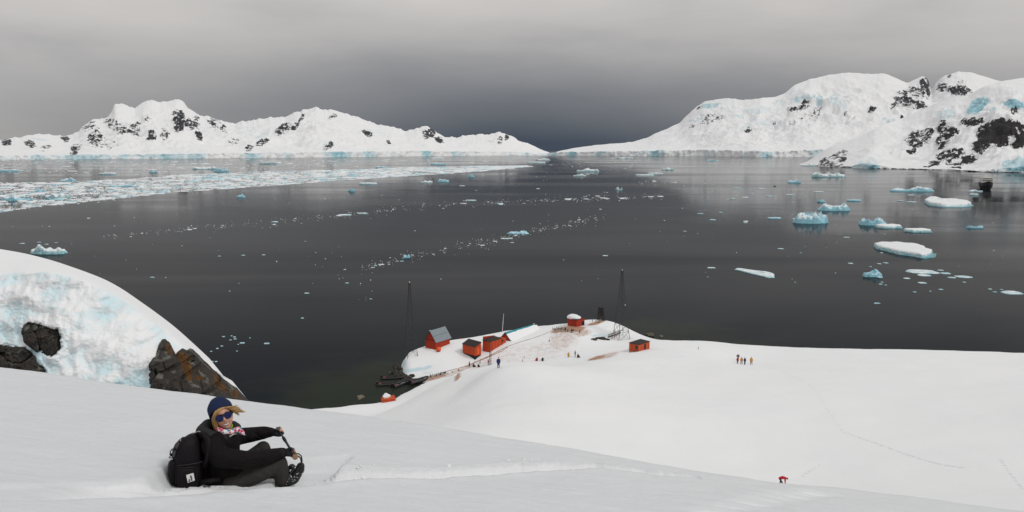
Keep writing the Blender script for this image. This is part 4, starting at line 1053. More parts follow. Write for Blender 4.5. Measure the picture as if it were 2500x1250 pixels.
# ---- ship lying off the headland, seen end on
M['hull'] = plain('dark_blue_hull', (.005, .0045, .008), .6, .2, .3)
M['ship_white'] = plain('cream_superstructure', (.70, .68, .64), .5, .08, .3)
def build_ship():
    p = on(2406, 461.5, 0)
    s = empty('ship', (p.x, p.y, 0), R_(90 - 26)); tag(s, 'small dark-hulled expedition ship at anchor below the headland', 'ship')
    # hull sections along local X (bow at -X towards the camera side)
    secs = [(-36, .15, 12.0), (-33, 3.0, 11.0), (-26, 5.6, 9.6), (-12, 6.6, 8.8), (12, 6.8, 8.8), (30, 6.4, 9.0), (35, 5.4, 9.4)]
    vs_, fs = [], []
    for (x, w, h) in secs: vs_ += [(x + (2.2 if w < 1 else 0), -w * .55, -1), (x, -w, h * .55), (x, -w, h), (x, w, h), (x, w, h * .55), (x + (2.2 if w < 1 else 0), w * .55, -1)]
    n = 6
    for i in range(len(secs) - 1): fs += [(i * n + k, i * n + k + 1, (i + 1) * n + k + 1, (i + 1) * n + k) for k in range(n - 1)]
    fs += [tuple(range(n))[::-1], tuple((len(secs) - 1) * n + k for k in range(n))]
    mesh_obj('hull', vs_, fs, M['hull'], s)
    part('deckhouse', M['ship_white'], s, lambda m: m.box(-20, 30, -6.0, 6.0, 8.7, 12.0))
    part('window_band', M['window'], s, lambda m: m.box(-20.1, 30.1, -5.6, 5.6, 12.001, 12.9))
    part('bridge', M['ship_white'], s, lambda m: m.box(-19, 20, -6.1, 6.1, 12.901, 14.6))
    w = part('window_band', M['window'], s, lambda m: m.box(-18.0, 12, -5.2, 5.2, 14.601, 15.3))
    part('upper_deck', M['ship_white'], s, lambda m: m.box(-17, 10, -5.6, 5.6, 15.301, 16.2))
    part('mast', M['ship_white'], s, lambda m: (m.bar((-12, 0, 16), (-12, 0, 26), .5, .25), m.bar((-12, -2.5, 21), (-12, 2.5, 21), .18), m.bar((-14, 0, 16), (-12, 0, 22), .2)))
    part('funnel', M['ship_white'], s, lambda m: m.prism([(2, -1.6, 16), (7, -1.6, 16), (7, 1.6, 16), (2, 1.6, 16)], [(3, -1.2, 21), (7.5, -1.2, 21), (7.5, 1.2, 21), (3, 1.2, 21)]))
    part('anchor_pocket', M['steel'], s, lambda m: m.box(-29.5, -28.5, -4.75, -4.5, 5.2, 6.2))
    # distant inflatable underway
    p = on(1891, 455, 0); t = empty('inflatable_boat', p, R_(100)); tag(t, 'tiny dark boat out among the ice before the headland', 'boat')
    part('tube', M['hypalon'], t, lambda m: m.tube([(-2.6, -.8, .3), (.6, -.8, .3), (2.2, -.5, .5), (2.8, 0, .6), (2.2, .5, .5), (.6, .8, .3), (-2.6, .8, .3)], .3, 8), True)
    part('crew', M['hypalon'], t, lambda m: (m.tube([(-1.4, .2, .3), (-1.4, .2, 1.2), (-1.4, .2, 1.9)], [.3, .4, .15], 8), m.tube([(0, -.3, .3), (0, -.3, 1.1), (0, -.3, 1.6)], [.3, .4, .15], 8)), True)
build_ship()
# ================================================================== FLOATING ICE
M['ice_white'] = mat_ice('floe_ice', (.10, .36, .42), (.55, .75, .80), 0.0, 1.6, .50)
M['ice_blue'] = mat_ice('blue_ice', (.16, .50, .62), (.45, .70, .80), 0.5, 5.0, .53)
M['ice_foot'] = plain('submerged_ice_foot', (.03, .26, .28), .3, .25, .3)
M['brash'] = plain('brash_ice', (.82, .845, .86), .6, .06, .05, obj=False)
M['brash_blue'] = plain('blue_brash', (.38, .64, .72), .5, .2, .05, obj=False)
def floe_mesh(w, dp, h, seed, kind, nr=9, na=40):
    """polar heightfield: outline uneven, sides steep, top flat (floe) or peaked (berg)"""
    th = np.linspace(0, 2 * np.pi, na, endpoint=False)
    rr = np.concatenate([np.linspace(0, .82, nr - 4), [.90, .96, 1.0, 1.03]])
    T, Rr = np.meshgrid(th, rr)
    out = 1 + (.34 if kind != 'thin' else .26) * fbm(np.cos(T) * 1.1 + seed, np.sin(T) * 1.1, 3. + seed, 4, .6)
    el = np.maximum(np.abs(np.cos(T)), np.abs(np.sin(T)))**-.35
    X = np.cos(T) * Rr * out * el * w / 2; Y = np.sin(T) * Rr * out * el * dp / 2
    side = np.array([1.0] * (nr - 4) + [.97, .72, .18, -.35])[:, None]
    if kind == 'berg':
        t = ridged(X / (w * .34) + seed, Y / (w * .5), seed, 3, .5)
        t = (t - t.min()) / (np.ptp(t) + 1e-6)
        t = np.clip(t + .22 * (cells(X / (w * .22) + seed, Y / (w * .3))[2] - .5), 0, 1.1)
        top = .14 + .86 * t**2.0 * (1 - .35 * Rr**3)
    elif kind == 'low':
        t = fbm(X / (w * .30) + seed, Y / (w * .45), seed, 4, .55); t = (t - t.min()) / (np.ptp(t) + 1e-6)
        t = np.clip(t + .25 * (cells(X / (w * .2) + seed, Y / (w * .3))[2] - .5), 0, 1.1); top = .22 + .78 * t**1.7 * (1 - .35 * Rr**2)
    else:
        top = .86 + .22 * fbm(X / (w * .25) + seed, Y / (w * .25), seed, 4) - .10 * Rr**4
    Z = h * (side * top + (side < 0) * .0)
    vs_ = np.stack([X, Y, Z], -1).reshape(-1, 3)
    n = len(rr); fs = []
    for i in range(n - 1):
        for j in range(na):
            k = (j + 1) % na
            fs.append((i * na + j, (i + 1) * na + j, (i + 1) * na + k, i * na + k))
    return vs_, fs
def ice(u, v, wpx, hm, kind, seed, label, group=None, ratio=.55, blue=False, foot=False, rz=0, name=None, cat=None):
    p = on(u, v, 0); w = wpx * p.y / FPX; dp = w * ratio
    nm = name or ('iceberg' if kind in ('berg', 'low') else 'ice_floe')
    big = wpx > 24
    vs_, fs = floe_mesh(w, dp, hm, seed, kind, 12 if big else 8, 56 if big else 20)
    loc = (p.x, p.y + dp * .35, 0)
    if foot:
        e = empty(nm, loc, R_(rz))
        mesh_obj('ice_body', vs_, fs, M['ice_blue'] if blue else M['ice_white'], e, kind not in ('berg', 'low'))
        fv, ff = floe_mesh(w * 1.07, dp * 1.05, .16, seed, 'thin', 8, 40)
        fo = mesh_obj('waterline_foot', fv, ff, M['ice_foot'], e, True); fo.location = (w * .02, -dp * .035, -.06)
    else:
        e = mesh_obj(nm, vs_, fs, M['ice_blue'] if blue else M['ice_white'], None, kind not in ('berg', 'low')); e.location = loc; e.rotation_euler = (0, 0, R_(rz))
    tag(e, label, cat or ('iceberg' if nm == 'iceberg' else 'ice floe'), group)
    return e
def poly_floe(pts, h, label, seed, foot=True):
    """flat floe with a traced outline at its own distance: steep sides, gently uneven top"""
    P = [on(u, v, h) for u, v in pts]
    Q = []
    for i, p in enumerate(P):
        n = P[(i + 1) % len(P)]
        for k in range(5):
            q = p.lerp(n, k / 5); Q.append(Vector((q.x + .35 * mnoise.noise(Vector((q.x * .25, q.y * .25, seed))), q.y + 1.2 * mnoise.noise(Vector((q.x * .25, q.y * .25, seed + 5))), 0)))
    c = sum(Q, Vector()) / len(Q); n = len(Q); L = [q - c for q in Q]
    vs_, fs = [], []
    rings = [(1.03, -.35), (1.01, .15), (.995, .62), (.975, .9), (.90, 1.0), (.6, 1.04), (.3, 1.02)]
    for (k, z) in rings:
        for q in L: vs_.append((q.x * k, q.y * k, z * h * (1 + (.18 * mnoise.noise(Vector((q.x * k * .2 + seed, q.y * k * .2, 1))) if z > .8 else 0))))
    for i in range(len(rings) - 1): fs += [(i * n + j, i * n + (j + 1) % n, (i + 1) * n + (j + 1) % n, (i + 1) * n + j) for j in range(n)]
    fs.append(tuple((len(rings) - 1) * n + j for j in range(n)))
    if foot:
        e = empty('ice_floe', c); mesh_obj('ice_body', vs_, fs, M['ice_white'], e, True)
        mesh_obj('waterline_foot', [(q.x * 1.06 + .7, q.y * 1.04 - 1.6, .05) for q in L] + [(q.x * 1.07 + .7, q.y * 1.05 - 1.6, -.3) for q in L], [tuple(range(n))] + [(j, (j + 1) % n, n + (j + 1) % n, n + j) for j in range(n)], M['ice_foot'], e)
    else:
        e = mesh_obj('ice_floe', vs_, fs, M['ice_white'], None, True); e.location = c
    tag(e, label, 'ice floe')
LAND = []
def frag_labels(items, noun):
    """one label per fragment: counted outward from the nearest thing one can find"""
    marks = LAND + [(520, 900, 'rock outcrop'), (1000, 700, 'left lattice tower top'), (1513, 660, 'right lattice tower top'), (2406, 450, 'ship'), (300, 620, 'crest of the snow bank'), (1280, 700, 'open water above the huts')]
    key = {}
    for (u, v, w) in items:
        m = min(marks, key=lambda q: math.hypot(q[0] - u, (q[1] - v) * 2)); du, dv = u - m[0], (v - m[1]) * 2
        d = ('right of' if du > 0 else 'left of') if abs(du) > abs(dv) else ('below' if dv > 0 else 'above')
        key.setdefault((m[2], d), []).append((math.hypot(du, dv), (u, v, w)))
    ords = ['nearest', 'second', 'third', 'fourth', 'fifth', 'sixth', 'seventh', 'eighth', 'ninth', 'tenth', 'eleventh', 'twelfth', 'thirteenth', 'fourteenth', 'fifteenth', 'sixteenth']
    out = {}
    for (n, d), L in key.items():
        for i, (_, it) in enumerate(sorted(L)): out[it] = f'{ords[min(i, 15)]} {noun} {d} the {n}' if len(L) > 1 else f'only {noun} {d} the {n}'
    return out
def build_floes():
    A = [  # u, v of the front waterline, width px, height m, kind, ratio, blue, foot, label
        (2204, 622, 140, 2.6, 'floe', .95, 0, 1, 'largest flat snow-topped floe with turquoise rim, right of centre'), (1984, 545, 82, 8.6, 'berg', .55, 1, 1, 'double-peaked blue and white iceberg, leftmost of the large ones'),
        (2040, 514, 76, 6.8, 'low', .5, 1, 1, 'wedge-shaped blue iceberg just behind the double-peaked one'), (2137, 550, 60, 7.0, 'berg', .6, 1, 1, 'jagged blue iceberg touching a flat white floe'), (2178, 557, 60, 2.4, 'floe', .9, 0, 1, 'flat white floe touching the jagged blue iceberg'),
        (2249, 567, 56, 2.2, 'floe', .9, 0, 1, 'lone oval white floe right of the jagged iceberg'), (2315, 501, 116, 4.6, 'floe', .7, 0, 1, 'long thick snow-topped floe nearest the ship'), (2230, 467, 95, 7.0, 'low', .35, 1, 1, 'long low pale blue iceberg under the dark rock reflection'),
        (2132, 676, 46, 3.4, 'low', .5, 1, 0, 'small turquoise iceberg with a humped back below the largest floe'), (1842, 676, 98, .45, 'thin', 1.1, 0, 0, 'thin slanting white ice sheet alone on dark water'), (2262, 667, 70, .4, 'thin', .9, 0, 0, 'long thin ice sheet leading a scatter of fragments at right'),
        (2384, 557, 40, 2.4, 'low', .4, 1, 0, 'low pale iceberg alone near the right edge'), (1600, 425, 38, 3.5, 'floe', .5, 0, 0, 'flat white floe, right half of a pair in mid water'), (1577, 429, 44, 3.0, 'floe', .5, 0, 0, 'flat white floe, left half of a pair in mid water'),
        (2025, 432, 80, 10.5, 'berg', .4, 0, 0, 'saddle-shaped white iceberg in front of the headland tip'), (1940, 446, 34, 6.0, 'low', .4, 1, 0, 'small vivid turquoise iceberg left of the headland reflection'), (1984, 405, 44, 5.0, 'floe', .4, 0, 0, 'white floe resting against the headland tip'),
        (112, 620, 84, 5.2, 'low', .5, 0, 1, 'white humped iceberg just above the snow bank at left'), (1437, 419, 50, 10, 'low', .4, 0, 0, 'white humped iceberg left of the paired floes'), (1416, 430, 32, 5.5, 'low', .4, 0, 0, 'rounded white iceberg below the humped one in mid water'),
        (587, 482, 20, 4.5, 'low', .5, 1, 0, 'small turquoise iceberg alone below the brash ice band'), (898, 450, 42, 2.8, 'floe', .6, 0, 0, 'flat white floe at the lower edge of the brash ice band'), (857, 467, 18, 5.5, 'berg', .6, 1, 0, 'tiny peaked blue iceberg below the brash ice band'),
        (1042, 446, 28, 4.0, 'low', .5, 0, 0, 'low pale iceberg, left of a pair below the brash band'), (1081, 444, 26, 6.5, 'low', .5, 1, 0, 'blue humped iceberg, right of a pair below the brash band'), (1150, 432, 16, 7, 'berg', .5, 1, 0, 'small peaked blue iceberg right of the brash band'),
        (1266, 571, 50, 2.0, 'low', .6, 1, 0, 'low broken blue-white ice cluster in the middle of the bay'), (992, 630, 16, 2.0, 'low', .7, 1, 0, 'small pale blue ice lump at the left end of the drift line'), (1512, 464, 15, 4.0, 'berg', .6, 0, 0, 'small white peaked ice lump alone in mid bay'),
        (530, 436, 100, 6.0, 'low', .18, 1, 0, 'long vivid blue iceberg embedded in the brash band'), (300, 457, 74, 5.0, 'low', .2, 1, 0, 'long blue iceberg in the left part of the brash band'), (97, 471, 25, 6.5, 'low', .4, 1, 0, 'small deep blue iceberg near the left edge in brash'),
        (40, 490, 74, 6.5, 'low', .3, 1, 0, 'pale blue iceberg at the left edge in brash'), (140, 485, 62, 8.0, 'low', .3, 0, 0, 'whitish iceberg beside the pale blue one at left'), (162, 443, 40, 7.0, 'low', .4, 1, 0, 'blue iceberg in the dark lane behind the brash'),
        (374, 421, 20, 6.5, 'low', .4, 1, 0, 'small blue iceberg behind the brash band at left'), (538, 419, 36, 11, 'berg', .3, 1, 0, 'two-horned blue iceberg behind the brash band'), (500, 413, 56, 10, 'low', .3, 0, 0, 'broad white iceberg far behind the brash band'),
        (260, 426, 40, 4.5, 'floe', .4, 0, 0, 'white floe far left in the pale water'), (22, 419, 44, 6, 'floe', .3, 1, 0, 'flat blue floe at the far left edge'), (660, 400, 50, 9, 'floe', .3, 0, 0, 'wide white floe below the left glacier front'), (935, 411, 36, 9, 'low', .3, 1, 0, 'blue iceberg right of the brash band, far out'),
        (1068, 402, 34, 10, 'low', .3, 1, 0, 'blue-shadowed iceberg before the dark strait, left one'), (1070, 387, 34, 10, 'low', .3, 0, 0, 'white dome-like iceberg close to the far glacier front'), (1325, 391, 36, 12, 'low', .3, 0, 0, 'white iceberg in the mouth of the strait'), (1310, 398, 40, 6, 'floe', .3, 0, 0, 'flat floe in the mouth of the strait'),
        (1520, 387, 52, 12, 'low', .25, 0, 0, 'wide white iceberg under the right glacier front'), (1630, 415, 26, 8, 'low', .4, 0, 0, 'small white iceberg above the right end of the paired floes'), (1740, 393, 30, 9, 'low', .3, 1, 0, 'pale iceberg far out before the right glacier'), (1892, 534, 32, 1.0, 'thin', .6, 1, 0, 'thin pale blue ice sheet left of the double-peaked iceberg'),
        (2086, 491, 34, 1.8, 'floe', .4, 1, 0, 'low blue floe right of the wedge-shaped iceberg'), (2006, 493, 20, 3.0, 'berg', .5, 1, 0, 'small blue peak behind the wedge-shaped iceberg'), (2385, 468, 34, 3.0, 'low', .4, 0, 0, 'small ice pair, upper one in front of the ship'), (2380, 477, 20, 2.2, 'floe', .6, 0, 0, 'small ice pair, lower one in front of the ship'), (2480, 718, 46, .4, 'thin', 1.0, 0, 0, 'thin ice sheet cut by the right edge')]
    poly_floe([(2134, 592), (2150, 588), (2200, 589.5), (2240, 594), (2256, 598), (2262, 605), (2275, 608), (2274, 616), (2250, 619), (2228, 615), (2205, 612), (2190, 610), (2168, 604), (2142, 598)], 2.2, A[0][8], 3.0)
    poly_floe([(1793, 656.5), (1799, 653.5), (1820, 656), (1843, 659), (1870, 662), (1888, 666.5), (1892, 676), (1873, 675.5), (1840, 668), (1812, 661)], .4, A[9][8], 4.0, False)
    poly_floe([(2257, 485), (2270, 479), (2281, 478), (2289, 484.5), (2330, 483.5), (2362, 488), (2372, 493), (2354, 496), (2300, 496), (2268, 492)], 3.6, A[6][8], 5.0)
    LAND.extend([(1984, 535, 'double-peaked iceberg'), (2040, 505, 'wedge-shaped iceberg'), (2137, 545, 'jagged blue iceberg'), (2204, 606, 'largest floe'), (2249, 562, 'lone oval floe'), (2132, 670, 'small turquoise iceberg'), (1842, 665, 'thin slanting ice sheet'), (2262, 664, 'long thin ice sheet'), (112, 612, 'white humped iceberg at left'), (587, 480, 'small turquoise iceberg at left'), (1266, 568, 'broken ice cluster in mid bay'), (1042, 444, 'pair below the brash band'), (1940, 442, 'vivid turquoise iceberg'), (2230, 460, 'long low pale blue iceberg')])
    for i, (u, v, w, h, k, r, b, f, lab) in enumerate(A):
        if i in (0, 6, 9): continue
        ice(u, v, w, h, k, 1.7 + 2.31 * i, lab, None, r, b, f, 0)
    # small fragments one can still pick out
    G1 = [(2262, 674, 32), (2298, 661, 14), (2313, 669, 24), (2326, 679, 18), (2359, 678, 36), (2216, 681, 16), (2254, 692, 20), (2234, 714, 8), (2299, 708, 11), (2272, 712, 5), (2154, 690, 7), (2163, 697, 6), (2151, 695, 9), (2078, 644, 12), (2148, 645, 10), (2164, 643, 12), (2419, 707, 9), (2430, 714, 9), (2150, 678, 12), (2126, 652, 6), (2355, 690, 8)]
    l1 = frag_labels(G1, 'flat white ice fragment')
    for i, (u, v, w) in enumerate(G1): ice(u, v, w, .28, 'thin', 40 + i * 1.3, l1[(u, v, w)], 'ice fragments below the largest floe', .9, name='ice_fragment', cat='ice')
    G2 = [(545, 823, 8), (565, 821, 5), (572, 824, 7), (562, 831, 6), (573, 829, 8), (590, 839, 13), (650, 840, 14), (541, 846, 6), (530, 852, 7), (515, 859, 6), (516, 884, 9), (527, 884, 7), (610, 826, 4), (581, 842, 4), (578, 858, 4)]
    l1 = frag_labels(G2, 'small drifting ice fragment')
    for i, (u, v, w) in enumerate(G2): ice(u, v, w, .2, 'thin', 70 + i * 1.7, l1[(u, v, w)], 'ice fragments beyond the rock outcrop', .8, name='ice_fragment', cat='ice')
    G3 = [(1907, 608, 14), (1738, 655, 20), (1740, 538, 14), (2068, 580, 15), (2143, 742, 15), (1478, 625, 14), (1728, 677, 5), (370, 678, 10), (748, 717, 12), (847, 692, 9), (738, 778, 8), (905, 731, 7), (670, 543, 16), (52, 595, 12), (94, 592, 9), (112, 597, 10), (136, 593, 7), (535, 626, 8), (593, 624, 10), (643, 623, 8), (1128, 454, 14), (840, 526, 32), (884, 522, 24), (1150, 490, 26), (1240, 583, 24), (1250, 593, 10), (1672, 565, 9), (1955, 618, 6), (2446, 708, 8), (1760, 520, 8), (1820, 545, 9), (2160, 572, 6), (1860, 461, 18), (2225, 477, 16), (2200, 491, 14), (2227, 494, 20), (2130, 433, 12), (2000, 469, 22), (1880, 480, 16), (1930, 476, 20), (1790, 486, 12), (1800, 460, 18)]
    l1 = frag_labels(G3, 'single white ice fragment')
    for i, (u, v, w) in enumerate(G3): ice(u, v, w, .28 if v > 560 else .8, 'thin' if v > 560 else 'floe', 90 + i * 1.1, l1[(u, v, w)], 'single ice fragments on open water', .7, name='ice_fragment', cat='ice')
build_floes()

def build_brash():
    """thousands of small plates: the brash band on the left, drift lines and a sprinkle over the bay"""
    r = np.random.default_rng(21)
    pts = []                                     # u, v, width px, aspect
    top = np.array([(-300, 444), (0, 446), (150, 444), (330, 436), (400, 428), (600, 420), (800, 415), (1000, 409), (1150, 405), (1300, 404)]); bot = np.array([(-300, 540), (0, 519), (100, 503), (280, 486), (420, 470), (500, 465), (700, 451), (820, 441), (1000, 430), (1150, 420), (1290, 407)])
    n = 34000
    u = r.uniform(-40, 1290, n); f = r.uniform(0, 1, n)
    t = np.interp(u, *top.T); b = np.interp(u, *bot.T)
    v = t + (b - t) * f
    den = .95 + 1.4 * fbm(u / 90., v / 9., 2.0, 4) - .45 * sstep(330, 60, u) * sstep(.45, .62, f) * sstep(.97, .80, f) - .25 * sstep(700, 1250, u) * (f < .35) + .25 * (f > .9)
    k = r.uniform(0, 1, n) < den
    pts.append(np.stack([u[k], v[k], np.clip(1.6 * r.pareto(1.7, k.sum()) + 1.6, 0, 26), r.uniform(.35, 1.5, k.sum())], 1))
    n = 420; u = r.uniform(-60, 1230, n); f = r.uniform(.05, .95, n); t = np.interp(u, *top.T); b = np.interp(u, *bot.T); v = t + (b - t) * f
    k = r.uniform(0, 1, n) < .55 + 1.2 * fbm(u / 130., v / 9., 4.0, 3)
    pts.append(np.stack([u[k], v[k], r.uniform(14, 48, k.sum()), r.uniform(.25, .7, k.sum())], 1))
    # pale loose ice in the calm water behind the band
    n = 2600; u = r.uniform(-30, 1050, n); v = r.uniform(389, 432, n)
    lim = np.interp(u, [0, 330, 420, 1050], [424, 426, 420, 402])
    k = (v < lim) & (r.uniform(0, 1, n) < .35 + .8 * fbm(u / 120., v / 5., 5.0, 3))
    pts.append(np.stack([u[k], v[k], r.gamma(2.0, 2.6, k.sum()) + 2, r.uniform(.4, 1.2, k.sum())], 1))
    # thin lines
    def line(L, n, sp, w=2.2):
        L = np.array(L, float); s = r.uniform(0, 1, n); seg = np.cumsum(np.r_[0, np.hypot(*np.diff(L, axis=0).T)]); q = s * seg[-1]
        clump = fbm(q / 18., 0 * q, len(L) + 1.0, 3); keep = r.uniform(-.25, .75, n) < clump * 1.5
        uu = np.interp(q, seg, L[:, 0]); vv = np.interp(q, seg, L[:, 1]) + r.normal(0, 1, n) * sp * (1 + .8 * r.exponential(1.0, n))
        pts.append(np.stack([uu, vv, np.clip(.42 * w * r.pareto(1.6, n) + .8, 0, 18), r.uniform(.3, 1.2, n)], 1)[keep])
    line([(250, 578), (420, 562), (560, 550), (720, 538), (880, 521), (1000, 507), (1150, 496), (1350, 487), (1620, 478)], 1700, 2.4, 1.9)
    line([(1200, 495), (1350, 489), (1600, 481)], 800, 1.2, 1.8)
    line([(880, 660), (940, 640), (1000, 628), (1120, 603), (1230, 583), (1300, 562), (1400, 543), (1490, 528)], 1150, 3.6, 1.7)
    line([(1230, 582), (1300, 565), (1430, 538)], 300, 2.0)
    line([(740, 620), (860, 680), (910, 740)], 60, 14, 1.8)
    line([(1340, 400), (1450, 398), (1600, 397)], 380, 3.5, 2.2)
    line([(1380, 405), (1480, 402), (1560, 404)], 260, 3.0, 2.5)
    line([(1560, 446), (1640, 447), (1760, 452)], 420, 3.5, 2.0)
    line([(1640, 462), (1800, 470), (1950, 478)], 260, 10.0, 1.8)
    line([(1700, 490), (1850, 500), (1960, 520)], 160, 16.0, 1.6)
    line([(1050, 430), (1130, 425), (1260, 418)], 200, 6, 2.5)
    line([(1000, 409), (1200, 400), (1340, 396)], 420, 4.5, 2.2)
    line([(1260, 395), (1340, 420), (1300, 430)], 120, 5, 3)
    line([(0, 512), (120, 500), (290, 484)], 700, 1.6, 3.0)
    line([(2200, 432), (2330, 440), (2420, 448)], 90, 6, 2.0)
    # sprinkle
    n = 520; u = r.uniform(0, 2500, n); d = 1 / r.uniform(1 / 700., 1 / 120., n); v = HZ + 52 * FPX / d; v = r.uniform(430, 800, n)**1.0
    k = r.uniform(0, 1, n) < (.32 + .8 * fbm(u / 160., v / 60., 8.0, 3)) * sstep(760, 600, v)
    pts.append(np.stack([u[k], v[k], r.gamma(1.4, 1.3, k.sum()) + .8, r.uniform(.6, 1.3, k.sum())], 1))
    P = np.concatenate(pts)
    a, yy, zz = ray(P[:, 0], P[:, 1]); kk = -CAMH / zz
    x, y = a * kk, yy * kk
    ok = coast_sd(x, y) < -3; x, y, P = x[ok], y[ok], P[ok]
    w = P[:, 2] * y / FPX; dp = np.minimum(w * P[:, 3], w * 1.3)
    h = np.minimum(.10 + .05 * w + r.exponential(.12, len(w)), 1.6) * np.where(y > 600, .75, .7)
    N = len(w); m = 6
    th = (np.arange(m)[None, :] + r.uniform(-.3, .3, (N, m))) * 2 * np.pi / m + r.uniform(0, 6.28, (N, 1))
    rad = r.uniform(.65, 1.1, (N, m))
    vx = x[:, None] + np.cos(th) * rad * w[:, None] / 2; vy = y[:, None] + np.sin(th) * rad * dp[:, None] / 2
    base = np.stack([vx, vy, np.full_like(vx, -.05)], -1); topv = np.stack([x[:, None] + (vx - x[:, None]) * .88, y[:, None] + (vy - y[:, None]) * .88, h[:, None] * r.uniform(.75, 1.2, (N, m))], -1)
    V = np.concatenate([base, topv], 1).reshape(-1, 3).astype(np.float32)
    off = (np.arange(N) * 2 * m)[:, None]
    loops, starts, tot = [], [], []
    quads = np.stack([np.stack([off[:, 0] + i, off[:, 0] + (i + 1) % m, off[:, 0] + m + (i + 1) % m, off[:, 0] + m + i], -1) for i in range(m)], 1)
    tops = off + m + np.arange(m)[None, :]
    lp = np.concatenate([quads.reshape(N, -1), tops], 1).ravel().astype(np.int32)
    sizes = np.tile(np.array([4] * m + [m], dtype=np.int32), N); st = np.concatenate([[0], np.cumsum(sizes)[:-1]]).astype(np.int32)
    me = bpy.data.meshes.new('brash_ice'); me.vertices.add(len(V)); me.vertices.foreach_set('co', V.ravel()); me.loops.add(len(lp)); me.loops.foreach_set('vertex_index', lp)
    me.polygons.add(len(st)); me.polygons.foreach_set('loop_start', st); me.polygons.foreach_set('loop_total', sizes); me.update(calc_edges=True)
    me.materials.append(M['brash']); me.materials.append(M['brash_blue'])
    mi = np.repeat((r.uniform(0, 1, N) < np.where(w * FPX / y > 7, .20, .03)).astype(np.int32), m + 1); me.polygons.foreach_set('material_index', mi)
    o = link(bpy.data.objects.new('brash_ice', me)); tag(o, 'band and drift lines of small white brash ice across the bay', None, None, 'stuff')
build_brash()
# ================================================================== PEOPLE AND PENGUINS
def fuse(name, segs, voxel, mats, parent=None, smooth=3, grow=1.0, keep=None):
    """one continuous surface grown over tapered limbs; segs are (a, b, ra, rb, material index)"""
    mb = MB()
    for (a, b, ra, rb, *_) in segs:
        a = Vector(a); b = Vector(b); d = b - a
        if d.length < 1e-5: d = Vector((0, 0, 1e-4)); b = a + d
        n = d.normalized()
        cs, rs = [], []
        for t in (-1.0, -.8, -.45, 0): cs.append(a + n * ra * t); rs.append(max(ra * math.sqrt(max(1 - t * t, 0)), ra * .05))
        for t in (0, .45, .8, 1.0): cs.append(b + n * rb * t); rs.append(max(rb * math.sqrt(max(1 - t * t, 0)), rb * .05))
        mb.tube(cs, rs, 14)
    me = bpy.data.meshes.new(name); me.from_pydata(mb.v, [], mb.f); me.update()
    o = bpy.data.objects.new(name, me); C.objects.link(o)
    r = o.modifiers.new('r', 'REMESH'); r.mode = 'VOXEL'; r.voxel_size = voxel
    s = o.modifiers.new('s', 'SMOOTH'); s.factor = .5; s.iterations = smooth
    dg = bpy.context.evaluated_depsgraph_get(); dg.update()
    out = bpy.data.meshes.new_from_object(o.evaluated_get(dg))
    bpy.data.objects.remove(o); bpy.data.meshes.remove(me)
    out.name = name; out.materials.clear()
    for m in mats: out.materials.append(m)
    nP = len(out.polygons)
    if len(mats) > 1:
        c = np.empty(nP * 3); out.polygons.foreach_get('center', c); c = c.reshape(-1, 3)
        best = np.full(nP, 1e9); idx = np.zeros(nP, dtype=np.int32)
        for (a, b, ra, rb, mi) in segs:
            a = np.array(a); b = np.array(b); v = b - a; L = (v @ v) + 1e-9
            t = np.clip(((c - a) @ v) / L, 0, 1); d = np.linalg.norm(c - a - t[:, None] * v, axis=1) - (ra + (rb - ra) * t)
            m = d < best; best = np.where(m, d, best); idx = np.where(m, mi, idx)
        out.polygons.foreach_set('material_index', idx)
    out.polygons.foreach_set('use_smooth', np.ones(nP, dtype=bool))
    return link(bpy.data.objects.new(name, out), parent)

